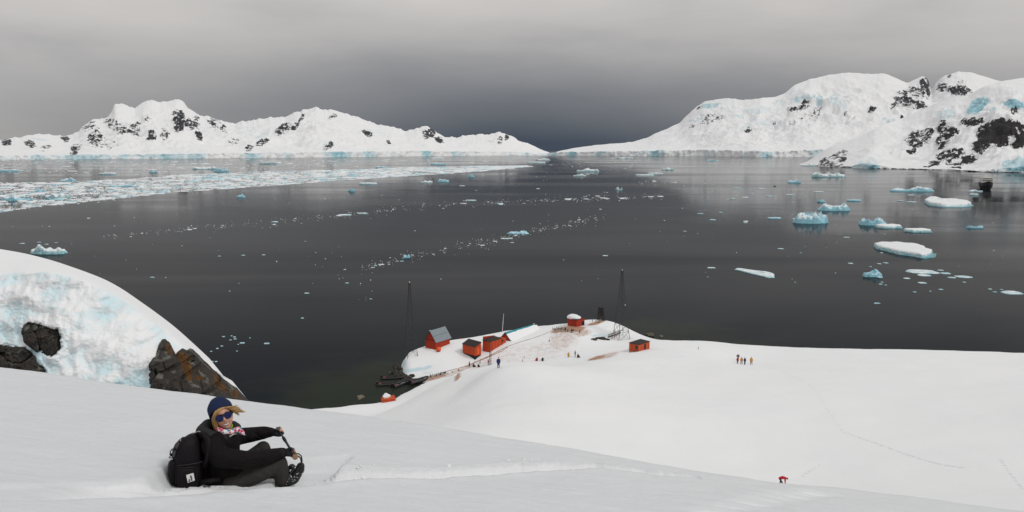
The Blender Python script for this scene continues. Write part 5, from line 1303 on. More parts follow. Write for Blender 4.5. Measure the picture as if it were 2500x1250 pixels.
M['skin'] = plain('skin', (.50, .25, .16), .5, .08, 20.0)
M['dark_cloth'] = plain('black_cloth', (.014, .013, .014), .8, .3, 8.0)
CLOTH = {'blue': (.012, .03, .16), 'red': (.33, .008, .018), 'yellow': (.62, .30, .012), 'black': (.014, .014, .016), 'navy': (.010, .012, .04), 'brown': (.05, .025, .015), 'crimson': (.50, .006, .02), 'green': (.02, .03, .018)}
for k, c in CLOTH.items(): M['cloth_' + k] = plain('cloth_' + k, c, .75, .15, 8.0)
_pose_cache = {}
def figure(pose, jacket, trousers='black', hat='black'):
    """a person about 1.72 m tall as one body mesh; jacket, trousers, skin and hat are materials of it. Faces -Y."""
    key = (pose, jacket, trousers, hat)
    if key in _pose_cache: return _pose_cache[key]
    J, T, S, H = 0, 1, 2, 3
    if pose in ('stand', 'wide', 'stride', 'akimbo'):
        w = {'stand': .10, 'wide': .17, 'stride': .12, 'akimbo': .13}[pose]
        sy = .22 if pose == 'stride' else .02
        sg = []
        for s in (-1, 1):
            f = Vector((s * w, s * sy, .06)); k = Vector((s * (w + .10) / 2, s * sy * .4 - .02, .48)); h = Vector((s * .09, 0, .88))
            sg += [(f + Vector((0, -.12, -.01)), f + Vector((0, .05, 0)), .045, .05, T), (f, k, .062, .072, T), (k, h, .075, .10, T)]
            sh = Vector((s * .19, 0, 1.40))
            if pose == 'akimbo': el, ha = Vector((s * .36, .05, 1.16)), Vector((s * .16, -.12, 1.02))
            elif pose == 'stride': el, ha = Vector((s * .25, s * .08, 1.12)), Vector((s * .24, s * .05 - .2, .92))
            else: el, ha = Vector((s * .26, .03, 1.12)), Vector((s * .23, -.12, .90))
            sg += [(sh, el, .075, .065, J), (el, ha, .062, .05, J), (ha, ha + (ha - el).normalized() * .09, .042, .035, S)]
        sg += [(Vector((0, 0, .86)), Vector((0, 0, 1.12)), .165, .16, J), (Vector((0, 0, 1.12)), Vector((0, .01, 1.36)), .165, .155, J), (Vector((-.12, 0, 1.38)), Vector((.12, 0, 1.38)), .095, .095, J),
               (Vector((0, 0, 1.44)), Vector((0, -.01, 1.54)), .06, .06, S), (Vector((0, -.025, 1.585)), Vector((0, -.02, 1.62)), .088, .09, S), (Vector((0, .015, 1.64)), Vector((0, .015, 1.66)), .098, .092, H)]
    elif pose == 'bent':        # bending forward with one hand to the snow, legs sunk
        sg = []
        for s in (-1, 1):
            h = Vector((s * .10, .28, .72)); k = Vector((s * .13, .10 + s * .10, .34)); f = Vector((s * .15, .22 + s * .14, -.05))
            sg += [(h, k, .105, .08, T), (k, f, .08, .065, T)]
            sh = Vector((s * .19, -.30, .86)); ha = Vector((s * .17, -.36 + .10 * s, .22)); el = Vector((s * .22, -.30, .54))
            sg += [(sh, el, .075, .065, J), (el, ha, .06, .05, J), (ha, ha + Vector((0, -.02, -.12)), .042, .04, S)]
        sg += [(Vector((0, .28, .76)), Vector((0, 0, .92)), .17, .175, J), (Vector((0, 0, .92)), Vector((0, -.28, .90)), .175, .155, J), (Vector((-.11, -.30, .89)), Vector((.11, -.30, .89)), .10, .10, J),
               (Vector((0, -.42, .90)), Vector((0, -.46, .89)), .065, .065, S), (Vector((0, -.52, .86)), Vector((0, -.54, .85)), .09, .09, S), (Vector((0, -.52, .91)), Vector((0, -.50, .92)), .095, .09, H)]
    else:                       # 'sit' / 'kneel': seated on the snow, knees drawn up
        sg = []
        for s in (-1, 1):
            h = Vector((s * .10, .05, .14)); k = Vector((s * .13, -.38, .42)); f = Vector((s * .12, -.55, .05))
            sg += [(h, k, .105, .08, T), (k, f, .078, .06, T), (f, f + Vector((0, -.14, .02)), .055, .05, T)]
            sh = Vector((s * .19, .02, .66)); el = Vector((s * .26, -.14, .46)); ha = Vector((s * .12, -.34, .50))
            sg += [(sh, el, .075, .065, J), (el, ha, .062, .05, J), (ha, ha + Vector((-s * .07, -.04, .01)), .042, .04, S)]
        sg += [(Vector((0, .05, .16)), Vector((0, .07, .40)), .17, .165, J), (Vector((0, .07, .40)), Vector((0, .04, .62)), .165, .155, J), (Vector((-.12, .03, .64)), Vector((.12, .03, .64)), .095, .095, J),
               (Vector((0, .03, .70)), Vector((0, .01, .79)), .06, .06, S), (Vector((0, -.005, .84)), Vector((0, 0, .875)), .088, .09, S), (Vector((0, .03, .895)), Vector((0, .03, .915)), .098, .092, H)]
    o = fuse('person', sg, .032, [M['cloth_' + jacket], M['cloth_' + trousers], M['skin'], M['cloth_' + hat]])
    _pose_cache[key] = o.data
    C.objects.unlink(o); bpy.data.objects.remove(o)
    return _pose_cache[key]
def person(u, v, el, pose, jacket, trousers, hat, rz, label, hpx=None, sink=.12, near=None):
    me = figure(pose, jacket, trousers, hat)
    o = link(bpy.data.objects.new('person', me))
    p = gp(u, v, el)
    s = 1.0
    if hpx: s = hpx * p.y / FPX / ({'bent': 1.0, 'sit': 1.0}.get(pose, 1.72)); s = min(max(s, .88), 1.06)
    o.location = (p.x, p.y, p.z - sink * s); o.scale = (s, s, s); o.rotation_euler = (0, 0, R_(rz))
    tag(o, label, 'person')
    return o
def build_people():
    person(1217, 897, 19, 'stand', 'blue', 'black', 'brown', 5, 'person in blue jacket and black trousers, closest of those near the mast', 29, .06)
    person(1192, 891, 3.2, 'stride', 'red', 'black', 'black', 60, 'person in red jacket striding just left of the thin mast', 14)
    person(1311, 881, 6, 'sit', 'red', 'red', 'black', 200, 'person in red seated on the snow with back turned', None, .1)
    person(1325, 881, 6, 'sit', 'black', 'black', 'black', 190, 'person in black seated beside the red one', None, .1)
    person(1388, 872, 6.4, 'wide', 'yellow', 'black', 'black', 170, 'person in yellow jacket knee-deep beside two dark-clad ones', 13, .45)
    person(1404, 871, 6.4, 'stand', 'green', 'black', 'black', 90, 'person in dark clothes standing in the middle of the slope', 14, .1)
    person(1411, 873, 6.4, 'sit', 'black', 'black', 'black', 40, 'person in dark clothes seated at the feet of the standing one', None, .08)
    person(1801.5, 880, 8.2, 'akimbo', 'navy', 'black', 'brown', 0, 'person in dark navy standing behind the rest of the group at right', 19)
    person(1800.5, 887, 8.0, 'stand', 'red', 'black', 'red', 10, 'person in red jacket at the left front of the group', 18)
    person(1810, 888, 8.0, 'wide', 'yellow', 'brown', 'black', 0, 'person in orange-yellow jacket second from left in the group', 20)
    person(1818, 889, 8.0, 'stand', 'blue', 'black', 'black', 20, 'person in dark blue between the two yellow jackets', 20)
    person(1834, 889, 8.0, 'wide', 'yellow', 'brown', 'brown', -15, 'person in yellow jacket standing a step right of the group', 21)
    person(1910, 1179, 20, 'bent', 'crimson', 'black', 'brown', 62, 'person in bright red bending down on the near slope', 20, .12)
    person(1146, 897, 2.6, 'stride', 'black', 'brown', 'black', 90, 'person in dark clothes walking where the path meets the near slope', 10)
    person(1156, 895.5, 2.8, 'sit', 'black', 'black', 'black', 60, 'dark figure crouching right of the walker on the path')
    person(1168, 896.5, 2.8, 'sit', 'brown', 'black', 'black', 160, 'dark figure seated half hidden by the crest near the path')
build_people()

def build_penguins():
    W_, K_, O_ = plain('penguin_white', (.68, .68, .66), .6, .05), plain('penguin_black', (.018, .018, .022), .5, .2), plain('penguin_bill', (.45, .12, .03), .5, .1)
    # body with black back, white front, flippers, feet and bill: one mesh
    mb = MB()
    prof = [(-.02, .02), (.0, .085), (.10, .125), (.25, .13), (.40, .105), (.50, .065), (.56, .068), (.62, .066), (.67, .035), (.685, .008)]
    n = 12; vs_ = []
    for (z, r) in prof:
        for j in range(n):
            a = 2 * math.pi * j / n; vs_.append((math.sin(a) * r, -math.cos(a) * r * (.9) + (.02 if z < .1 else 0) - (.015 if z > .52 else 0), z))
    fs, mi = [], []
    for i in range(len(prof) - 1):
        for j in range(n):
            k = (j + 1) % n; fs.append((i * n + j, i * n + k, (i + 1) * n + k, (i + 1) * n + j))
            front = j in (0, 1, 2, n - 1, n - 2, n - 3)
            mb.m.append(0 if (front and .0 <= prof[i][0] < .50) else 1)
    b = len(mb.v); mb.v += vs_; mb.f += fs
    mb.cur = 1
    for s in (-1, 1): mb.prism([(s * .10, -.03, .46), (s * .10, .05, .46), (s * .125, .02, .44)], [(s * .19, -.01, .17), (s * .19, .02, .17), (s * .20, .0, .16)])
    mb.cur = 2
    mb.bar((0, -.06, .625), (0, -.15, .615), .018, .005)
    for s in (-1, 1): mb.box(s * .06 - .035, s * .06 + .035, -.14, .02, -.01, .025)
    proto = mb.build('penguin', [W_, K_, O_], None, True)
    me = proto.data; bpy.data.objects.remove(proto)
    r = random.Random(5)
    def put(u, v, el, label, group, s=1.0):
        o = link(bpy.data.objects.new('penguin', me)); p = gp(u, v, el); o.location = (p.x, p.y, p.z - .01); o.rotation_euler = (0, 0, r.uniform(0, 6.28)); k = s * r.uniform(.68, .84); o.scale = (k, k, k); tag(o, label, 'penguin', group)
    for i in range(62):
        u = r.gauss(1378, 15); u = min(max(u, 1350), 1418); t = (u - 1350) / 68; v = 805.5 + r.uniform(-4.0, 3.0) + t * 3.0 + (2.0 if u > 1382 else 0)
        put(u, v, 8.2, 'penguin in the crowded colony before the snow-capped hut', 'penguins of the colony on the knoll')
    for i in range(10): put(1446 + r.uniform(0, 26), 789 - i * .55 + r.uniform(-.8, .8), 8.4, 'penguin on the stained strip below the beacon tower', 'penguins below the beacon tower')
    for i in range(30): 
        t = r.random()**1.6; put(1050 + 45 * t, 920.5 - 9 * t + r.uniform(-1.8, 1.5), 1.4, 'penguin in the line along the path above the landing', 'penguins along the path')
    singles = [(1358, 815, 'penguin farthest left of three below the colony'), (1370, 817, 'middle penguin of three below the colony'), (1380, 815, 'penguin farthest right of three below the colony'), (1280, 874, 'upper of two penguins left of the seated red person'), (1276, 883, 'lower of two penguins left of the seated red person'),
               (1172, 887, 'lone penguin on the path left of the mast'), (1105, 910, 'lone penguin on the path halfway to the landing'), (1120, 906, 'lone penguin just below the walker on the path'), (1341, 834, 'lone penguin on the stained slope left of centre'), (1705, 853, 'lone dark bird on the open slope far right of the little hut')]
    for (u, v, lab) in singles: put(u, v, 5.0, lab, None, 1.1)
build_penguins()

def build_tracks():
    """footprints: shallow bowls of packed snow with a raised rim and their shade painted blue-grey, one line crossing the right slope and a few loose ones"""
    r = random.Random(9)
    m = Mat('shaded_footprint', .8, (.62, .67, .72), .2); m.col(m.mix(m.noise(m.pos(), 3.0, 4.0), (.58, .64, .70), (.76, .79, .82)))  # packed snow, its blue-grey tint painting the shade inside each print
    mb = MB()
    def prints(L, n, el):
        L = np.array(L, float); seg = np.cumsum(np.r_[0, np.hypot(*np.diff(L, axis=0).T)])
        for i in range(n):
            q = seg[-1] * (i + r.uniform(-.3, .3)) / n
            u = float(np.interp(q, seg, L[:, 0])) + r.uniform(-1.2, 1.2); v = float(np.interp(q, seg, L[:, 1])) + r.uniform(-.8, .8)
            p = gp(u, v, el); el = p.z; s = r.uniform(.09, .17)
            k = 8; ring = []
            for f, dz in ((1.0, .012), (.55, .010)):
                for j in range(k):
                    a = 2 * math.pi * j / k; x, y = p.x + math.cos(a) * s * f, p.y + math.sin(a) * s * 1.3 * f; ring.append((x, y, gz(x, y) + dz))
            mb.add(ring, [(j, (j + 1) % k, k + (j + 1) % k, k + j) for j in range(k)] + [tuple(k + j for j in range(k))])
    prints([(1858, 893), (1905, 905), (1960, 930), (1990, 950), (2010, 985), (2040, 1030), (2060, 1055), (2125, 1078), (2200, 1105), (2260, 1125), (2300, 1135), (2360, 1143)], 85, 9)
    prints([(1860, 888), (1960, 880), (2080, 872)], 30, 8.5)
    prints([(2440, 1120), (2470, 1160), (2500, 1200)], 14, 20)
    prints([(1960, 1160), (1990, 1142), (2005, 1135)], 7, 20)
    prints([(1205, 899), (1230, 899)], 8, 19)
    o = mb.build('footprint_trail', m.m, None, True); tag(o, 'dotted footprint trail crossing the wide slope at right', None, None, 'stuff')
    # crumbs of snow broken out along the trench
    mb = MB()
    for i in range(40):
        u = r.choice([r.uniform(760, 1700), r.uniform(1000, 1420)]); vv = float(np.interp(u, [745, 900, 1000, 1150, 1250, 1300, 1460, 1600, 1700], [1147, 1146, 1143, 1135, 1128, 1126, 1132, 1152, 1162])) - abs(r.gauss(0, 4)) if r.random() < .7 else float(np.interp(u, [745, 900, 1100, 1300, 1460, 1700], [1178, 1172, 1163, 1150, 1144, 1172])) + abs(r.gauss(0, 4))
        x, y = on_slope(u, vv); s = min(r.expovariate(1 / .006) + .003, .02)
        sd = r.uniform(0, 50)
        mb.ball((x, y, sz(x, y) + s * .3), (s * r.uniform(1, 1.8), s, s * r.uniform(.6, 1)), 7, 5, lambda d: 1 + .5 * mnoise.noise(Vector((d.x * 2 + sd, d.y * 2, d.z * 2))))
    o = mb.build('snow_crumbs', M['pack_snow'], None, False); tag(o, 'loose snow crumbs broken out along the slide trench', None, None, 'stuff')
build_tracks()
# ================================================================== THE SEATED WOMAN, HER BACKPACK AND STICK
D0 = 6.62
def wp(cx, cy, dd=0.0):
    """a point on the woman: enlarged-photo coordinates (scale 4.311, origin 360, 940) and depth offset from her sitting line"""
    return at(360 + cx / 4.311, 940 + cy / 4.311, D0 - .20 + .50 * (cx - 300) / 1300 + dd)
def mat_knit(name, col, scale=90.0):
    m = Mat(name, .9, col, .2); p = m.pos(obj=True)
    n1 = m.noise(p, 9.0, 5.0); n2 = m.noise(p, scale, 3.0)
    m.col(m.mix(n1, tuple(c * .75 for c in col), tuple(c * 1.3 for c in col))); m.nrm(m.bump(m.math('ADD', n2, n1), .004, .6)); return m.m
def mat_cloth(name, col, folds=.02, sc=7.0, rough=.7):
    m = Mat(name, rough, col, .12); p = m.pos(obj=True)
    f = m.noise(p, sc, 4.0, .5, 1.2); g = m.noise(p, 60.0, 3.0)
    m.col(m.mix(g, tuple(c * .8 for c in col), tuple(c * 1.25 for c in col)))
    m.nrm(m.bump(g, .002, .4, m.bump(f, folds, .8))); return m.m
M['jacket'] = mat_cloth('black_jacket', (.0065, .005, .006), .06)
M['collar'] = mat_cloth('charcoal_hood_lining', (.024, .024, .025), .02)
M['trouser'] = mat_cloth('charcoal_trousers', (.036, .033, .031), .04, 6.0)
M['pack'] = mat_cloth('black_pack_fabric', (.009, .0075, .009), .012, 5.0, .6)
M['pack_trim'] = mat_cloth('grey_pack_panel', (.06, .06, .062), .004)
M['beanie'] = mat_knit('navy_knit', (.012, .022, .060))
M['glove_grey'] = mat_cloth('grey_glove', (.07, .08, .082), .006, 30.0)
M['glove_black'] = mat_cloth('black_glove', (.012, .012, .014), .006, 30.0)
M['boot'] = plain('black_boot', (.010, .010, .012), .35, .4, 20.0)
M['lens'] = Mat('blue_mirror_lens', .15, (.003, .010, .085), .5, .35).m
M['frame'] = plain('black_frame', (.008, .008, .010), .3, .1)
M['tooth'] = plain('teeth', (.80, .76, .70), .35, .04, 60.0)
M['lip'] = plain('lip', (.30, .09, .075), .5, .1, 40.0)
M['lime'] = plain('lime_lining', (.22, .45, .01), .7, .15)
M['zip'] = plain('silver_zip', (.45, .44, .42), .35, .2, metal=.6)
def mat_skin_face():
    m = Mat('face_skin', .5, (.52, .27, .185), .4); p = m.pos(obj=True)
    m.p.inputs['Subsurface Weight'].default_value = .15; m.p.inputs['Subsurface Radius'].default_value = (.012, .004, .002)
    m.col(m.mix(m.noise(p, 14.0, 4.0), (.50, .24, .16), (.60, .34, .245))); m.nrm(m.bump(m.noise(p, 80.0, 4.0), .0015, .5)); return m.m
M['face'] = mat_skin_face()
def mat_hair():
    m = Mat('blond_hair', .45, (.42, .24, .075), .4); p = m.pos((1, 1, 1), obj=True)
    m.col(m.mix(m.noise(p, 120.0, 3.0), (.24, .125, .035), (.60, .38, .15))); return m.m
M['hair'] = mat_hair()
def mat_scarf():
    m = Mat('patterned_scarf', .8, (.6, .05, .2), .3); p = m.pos(obj=True)
    x = m.n('ShaderNodeTexVoronoi'); m.L.new(p, x.inputs['Vector']); x.inputs['Scale'].default_value = 46.0
    s = m.n('ShaderNodeSeparateColor'); m.L.new(x.outputs['Color'], s.inputs[0])
    c = m.ramp(s.outputs[0], [(0.0, (.62, .02, .12)), (.42, (.75, .05, .22)), (.50, (.75, .70, .70)), (.62, (.04, .22, .38)), (.80, (.60, .015, .10)), (.92, (.05, .30, .34))], 'CONSTANT')
    e = m.voro(p, 46.0, 'DISTANCE_TO_EDGE'); m.col(m.mix(m.sstep(.10, .04, e), c, (.70, .66, .66))); return m.m
M['scarf'] = mat_scarf()

def build_woman():
    base = wp(780, 1080, .05)
    W = empty('person', base)
    tag(W, 'smiling woman in navy beanie, blue mirrored sunglasses and black jacket seated in the snow', 'person')
    def child(o): o.parent = W; o.matrix_parent_inverse = Matrix.Translation(-base); return o
    # ---------------- head (part of the body mesh): own frame, face looking along -Y, then turned and tilted
    hc = wp(796, 324, .05)
    HM = Matrix.Translation(hc) @ Matrix.Rotation(R_(-17), 4, 'Y') @ Matrix.Rotation(R_(26), 4, 'Z') @ Matrix.Rotation(R_(-4), 4, 'X') @ Matrix.Scale(1.05, 4)
    def head_pt(d):
        x, y, z = d.x * .078, d.y * .098, d.z * .120
        if z < 0:
            k = min(1, -z / .12); x *= 1 - .34 * k**1.6; y *= 1 - .10 * k
            y -= .012 * k if y < 0 else -.010 * k
        front = max(0.0, -d.y)
        g = lambda px, pz, sx, sz_: math.exp(-((x - px) / sx)**2 - ((z - pz) / sz_)**2) * (1 if d.y < 0 else 0)
        y -= .026 * g(0, -.022, .013, .020) + .012 * g(0, .008, .011, .025)          # nose
        y -= .012 * (g(.042, -.038, .020, .018) + g(-.042, -.038, .020, .018))          # smiling cheeks
        y -= .010 * g(0, -.105, .026, .016)                                           # chin
        y += .006 * (g(.032, .010, .016, .012) + g(-.032, .010, .016, .012))            # sockets
        y -= .006 * g(0, .045, .05, .014)
        y += .004 * (g(.030, -.070, .006, .016) + g(-.030, -.070, .006, .016))
        return Vector((x, y, z))
    mb = MB(); seg, rings = 64, 48; vs_ = []
    for i in range(rings + 1):
        th = math.pi * i / rings
        for j in range(seg):
            ph = 2 * math.pi * j / seg; vs_.append(head_pt(Vector((math.sin(th) * math.cos(ph), math.sin(th) * math.sin(ph), math.cos(th)))))
    fs = [(i * seg + j, (i + 1) * seg + j, (i + 1) * seg + (j + 1) % seg, i * seg + (j + 1) % seg) for i in range(rings) for j in range(seg)]
    from mathutils.bvhtree import BVHTree
    bvh = BVHTree.FromPolygons(vs_, fs)
    def surf(x, z, off=.002):
        hit = bvh.ray_cast(Vector((x, -1, z)), Vector((0, 1, 0)))
        return Vector((x, (hit[0].y if hit[0] else -.05) - off, z))
    mb.add([HM @ v for v in vs_], fs)
    nk0, nk1 = HM @ Vector((0, .02, -.07)), wp(770, 540, .08)
    mb.tube([nk0, (nk0 + nk1) / 2, nk1], [.052, .055, .062], 16)
    body = child(mb.build('body', M['face'], None, True))
    def hpart(name, mat, fn, smooth=True, parent=None):
        m = MB(); fn(m); m.v = [tuple(HM @ Vector(p)) for p in m.v]; o = m.build(name, mat, None, smooth)
        if parent is None: return child(o)
        o.parent = parent; o.matrix_parent_inverse = parent.matrix_parent_inverse.copy(); return o
    # mouth: dark opening with lips, upper teeth
    def mouth(m, x0, top, bot, lift, off, n=16, k=4):
        vs2 = []
        for i in range(n):
            s = -1 + 2 * i / (n - 1); x = x0 * s; zt = top + lift * s * s; zb = bot * (1 - s * s) + (top + lift) * s * s
            for j in range(k): vs2.append(surf(x, zt + (zb - zt) * j / (k - 1), off))
        m.add(vs2, [(i * k + j, i * k + j + 1, (i + 1) * k + j + 1, (i + 1) * k + j) for i in range(n - 1) for j in range(k - 1)])
    hpart('lip', M['lip'], lambda m: mouth(m, .036, -.058, -.084, .013, .0016))
    hpart('teeth', M['tooth'], lambda m: mouth(m, .030, -.0620, -.0735, .0115, .0030))
    # eyes behind the lenses are hidden; brows show as a faint line
    # sunglasses
    gl = empty('sunglasses', (0, 0, 0)); gl.parent = W; gl.matrix_parent_inverse = Matrix.Translation(-base)
    def lens(m, s):
        c = surf(s * .034, .006, .022); n = 22
        e1 = Vector((1, .28 * s, 0)).normalized(); e2 = Vector((0, -.08, 1)).normalized(); nn = e1.cross(e2); nn = nn if nn.y < 0 else -nn
        pts = [c + nn * .004] + [c + nn * (.004 - .0035 * f * f) + (e1 * math.cos(2 * math.pi * j / n) * .031 + e2 * (math.sin(2 * math.pi * j / n) * .029 - .002)) * f for f in (.5, 1.0) for j in range(n)]
        m.add(pts, [(0, 1 + j, 1 + (j + 1) % n) for j in range(n)] + [(1 + j, 1 + n + j, 1 + n + (j + 1) % n, 1 + (j + 1) % n) for j in range(n)])
        return c, e1, e2, n
    def sub(name, mat, fn, smooth=True):
        m = MB(); fn(m); m.v = [tuple(HM @ Vector(p)) for p in m.v]; o = m.build(name, mat, None, smooth); o.parent = gl; o.matrix_parent_inverse = Matrix.Identity(4); return o
    for s in (-1, 1):
        sub('lens', M['lens'], lambda m: lens(m, s))
        def rim(m):
            c, e1, e2, n = lens(MB(), s); m.tube([c + e1 * math.cos(2 * math.pi * j / n) * .0315 + e2 * (math.sin(2 * math.pi * j / n) * .0295 - .002) for j in range(n)], .0028, 6, True)
        sub('rim', M['frame'], rim)
        sub('temple', M['frame'], lambda m: m.tube([surf(s * .062, .018, .012), Vector((s * .082, -.03, .018)), Vector((s * .083, .04, .015))], [.006, .004, .003], 6))
        sub('side_shield', M['frame'], lambda m: m.prism([surf(s * .061, .022, .014), surf(s * .061, -.008, .014), Vector((s * .078, -.055, .0))], [Vector((s * .070, -.075, .022)), Vector((s * .070, -.07, -.008)), Vector((s * .081, -.05, .0))]))
    sub('bridge', M['frame'], lambda m: m.tube([surf(-.030, .030, .020), surf(0, .024, .022), surf(.030, .030, .020)], [.0045, .006, .0045], 8))
    # beanie: a soft shell, low at the nape, with a turned edge
    def beanie(m):
        A = Matrix.Rotation(R_(-34), 4, 'X')
        seg2, rg = 48, 20; v2 = []
        for i in range(rg + 1):
            th = R_(102) * i / rg
            for j in range(seg2):
                ph = 2 * math.pi * j / seg2
                d = Vector((math.sin(th) * math.cos(ph), math.sin(th) * math.sin(ph), math.cos(th)))
                p = Vector((d.x * .104, d.y * .122, d.z * .126))
                p *= 1 + .05 * mnoise.noise(Vector((d.x * 2.5, d.y * 2.5, d.z * 2.5 + 3))) + .018 * mnoise.noise(Vector((d.x * 9, d.y * 9, d.z * 3))) + (.05 if d.y > .3 else 0) * (d.y)
                if i >= rg - 2: p *= .985
                p = A @ p + Vector((-.004, .036, .040)); v2.append(p)
        # turn the edge in
        for j in range(seg2): v2.append(v2[rg * seg2 + j] * .93)
        m.add(v2, [(i * seg2 + j, (i + 1) * seg2 + j, (i + 1) * seg2 + (j + 1) % seg2, i * seg2 + (j + 1) % seg2) for i in range(rg + 1) for j in range(seg2)])
    hpart('beanie', M['beanie'], beanie)
    # hair: flat tapering locks; a bob on her right side and windblown locks on her left
    def hair(m):
        r = random.Random(3)
        def lock(p0, p1, p2, w, n=7):
            for q in range(n * 2):
                o = Vector((r.gauss(0, w), r.gauss(0, w), r.gauss(0, w * .6))); a, b, c = Vector(p0) + o * .6, Vector(p1) + o, Vector(p2) + o * 1.25
                pts = [(1 - t)**2 * a + 2 * t * (1 - t) * b + t * t * c for t in (0, .2, .4, .6, .8, 1)]
                m.tube(pts, [k * .62 for k in (.0045, .0052, .005, .0045, .0035, .001)], 5)
        for k in range(13):                       # viewer's left side: from the beanie edge down past the jaw
            t = k / 12
            lock((-.045 - .035 * t, -.080 + .075 * t, .062 - .04 * t), (-.082 - .012 * t, -.066 + .075 * t, -.01), (-.078 - .014 * t, -.040 + .075 * t, -.105 - .02 * t), .005)
        for k in range(5): lock((.035 + .008 * k, -.085 + .012 * k, .070 - .005 * k), (.080, -.085, .055 - .010 * k), (.128 + .010 * k, -.06, .042 - .018 * k), .005, 6)
        for k in range(5): lock((.074, -.05 + .02 * k, .04), (.090, -.04 + .02 * k, .02), (.105 + .004 * k, -.03, -.010 - .008 * k), .005, 5)
        for k in range(4): lock((-.03 + .02 * k, -.086, .075), (-.05 + .01 * k, -.098, .060), (-.070, -.080, .030), .004, 4)
    hpart('hair', M['hair'], hair)
    # earphone-thin cord of the glasses and lime collar edge
    hpart('cord', M['frame'], lambda m: m.tube([(-.07, -.05, -.03), (-.072, -.055, -.07), (-.055, -.06, -.115)], .0018, 5))
    # ---------------- jacket
    J = [(wp(790, 620, .05), wp(770, 800, .05), .150, .165, 0), (wp(770, 800, .05), wp(760, 1010, .05), .165, .175, 0), (wp(690, 610, -.06), wp(900, 560, .17), .105, .095, 0),
         (wp(670, 640, -.10), wp(770, 760, -.17), .088, .092, 0), (wp(770, 760, -.17), wp(1010, 790, -.20), .092, .082, 0), (wp(1010, 790, -.20), wp(1230, 755, -.16), .080, .068, 0), (wp(1230, 755, -.16), wp(1420, 715, -.10), .068, .050, 0),
         (wp(940, 545, .18), wp(1110, 520, .24), .080, .070, 0), (wp(1110, 520, .24), wp(1235, 500, .21), .070, .060, 0), (wp(1235, 500, .21), wp(1300, 497, .19), .058, .046, 0),
         (wp(900, 900, -.02), wp(960, 960, .0), .12, .10, 0), (wp(620, 640, .06), wp(640, 1000, .06), .11, .13, 0)]
    child(fuse('jacket', J, .011, [M['jacket']], None, 4))
    def tube_part(name, mat, pts, rad, n=12):
        m = MB(); m.tube(pts, rad, n); return child(m.build(name, mat, None, True))
    child(fuse('hood', [(wp(570, 480, .05), wp(640, 420, .12), .050, .055, 0), (wp(570, 490, .0), wp(650, 530, -.06), .052, .050, 0), (wp(650, 530, -.06), wp(800, 560, -.05), .050, .040, 0), (wp(800, 560, -.05), wp(900, 545, .02), .040, .034, 0), (wp(640, 420, .12), wp(760, 440, .19), .05, .05, 0), (wp(900, 545, .04), wp(935, 450, .16), .040, .045, 0), (wp(935, 450, .16), wp(900, 420, .2), .045, .04, 0)], .009, [M['collar']], None, 3))
    tube_part('collar_edge', M['lime'], [wp(893, 412, -.0), wp(890, 440, -.02), wp(876, 462, -.03)], [.004, .006, .004], 6)
    tube_part('hem_flash', M['lime'], [wp(765, 805, -.165), wp(795, 822, -.175), wp(842, 826, -.165)], [.008, .011, .006], 8)
    tube_part('zip_pull', M['zip'], [wp(833, 838, -.175), wp(836, 866, -.175)], [.004, .005], 6)
    tube_part('storm_flap', M['zip'], [wp(862, 546, -.075), wp(905, 515, -.055), wp(938, 512, -.045)], [.010, .011, .009], 4)
    # neckerchief
    child(fuse('neckerchief', [(wp(745, 467, -.02), wp(800, 492, -.055), .020, .022, 0), (wp(800, 492, -.055), wp(880, 492, -.055), .022, .024, 0), (wp(880, 492, -.055), wp(930, 467, -.02), .022, .020, 0), (wp(910, 482, -.05), wp(955, 467, -.05), .018, .024, 0), (wp(955, 467, -.05), wp(1000, 502, -.05), .026, .020, 0), (wp(1000, 502, -.05), wp(1022, 527, -.05), .017, .008, 0)], .005, [M['scarf']], None, 2))
    # ---------------- trousers
    child(fuse('trousers', [(wp(790, 1060, .02), wp(900, 1040, .0), .15, .115, 0), (wp(880, 1030, -.06), wp(1180, 920, -.09), .105, .088, 0), (wp(1180, 920, -.09), wp(1385, 830, -.07), .088, .074, 0), (wp(1385, 825, -.07), wp(1400, 900, -.07), .076, .074, 0), (wp(1400, 900, -.07), wp(1415, 1000, -.06), .074, .066, 0),
                              (wp(880, 980, .14), wp(1060, 800, .19), .10, .085, 0), (wp(1060, 800, .19), wp(1215, 670, .20), .085, .068, 0), (wp(1215, 665, .20), wp(1262, 800, .20), .068, .062, 0), (wp(1262, 800, .20), wp(1300, 960, .18), .062, .056, 0)], .010, [M['trouser']], None, 3))
    # ---------------- boots
    child(fuse('boot', [(wp(1430, 990, -.06), wp(1400, 1040, -.06), .055, .052, 0), (wp(1420, 1035, -.06), wp(1540, 985, -.06), .050, .052, 0), (wp(1540, 985, -.06), wp(1600, 890, -.05), .052, .047, 0), (wp(1600, 890, -.05), wp(1612, 855, -.05), .046, .038, 0)], .008, [M['boot']], None, 2))
    child(fuse('boot', [(wp(1285, 950, .18), wp(1355, 1050, .15), .056, .055, 0), (wp(1355, 1050, .15), wp(1450, 960, .12), .05, .048, 0), (wp(1450, 960, .12), wp(1520, 868, .10), .046, .036, 0)], .008, [M['boot']], None, 2))
    def crust(m):
        r = random.Random(8)
        for i in range(24):
            c = wp(r.uniform(1500, 1640), r.uniform(850, 1020), -.112 + r.uniform(-.004, .004)) if i < 17 else wp(r.uniform(1390, 1500), r.uniform(1000, 1050), -.115)
            s = r.uniform(.0015, .0045); m.ball(c, (s * 1.4, s, s), 6, 4)
    mc = MB(); crust(mc); o = child(mc.build('snow_crust', M['pack_snow'], None, False)); tag(o, kind='stuff')
    tube_part('boot_lace', M['boot'], [wp(1585, 745, -.05), wp(1612, 770, -.06), wp(1622, 830, -.075), wp(1606, 900, -.10), wp(1600, 930, -.11)], .006, 6)
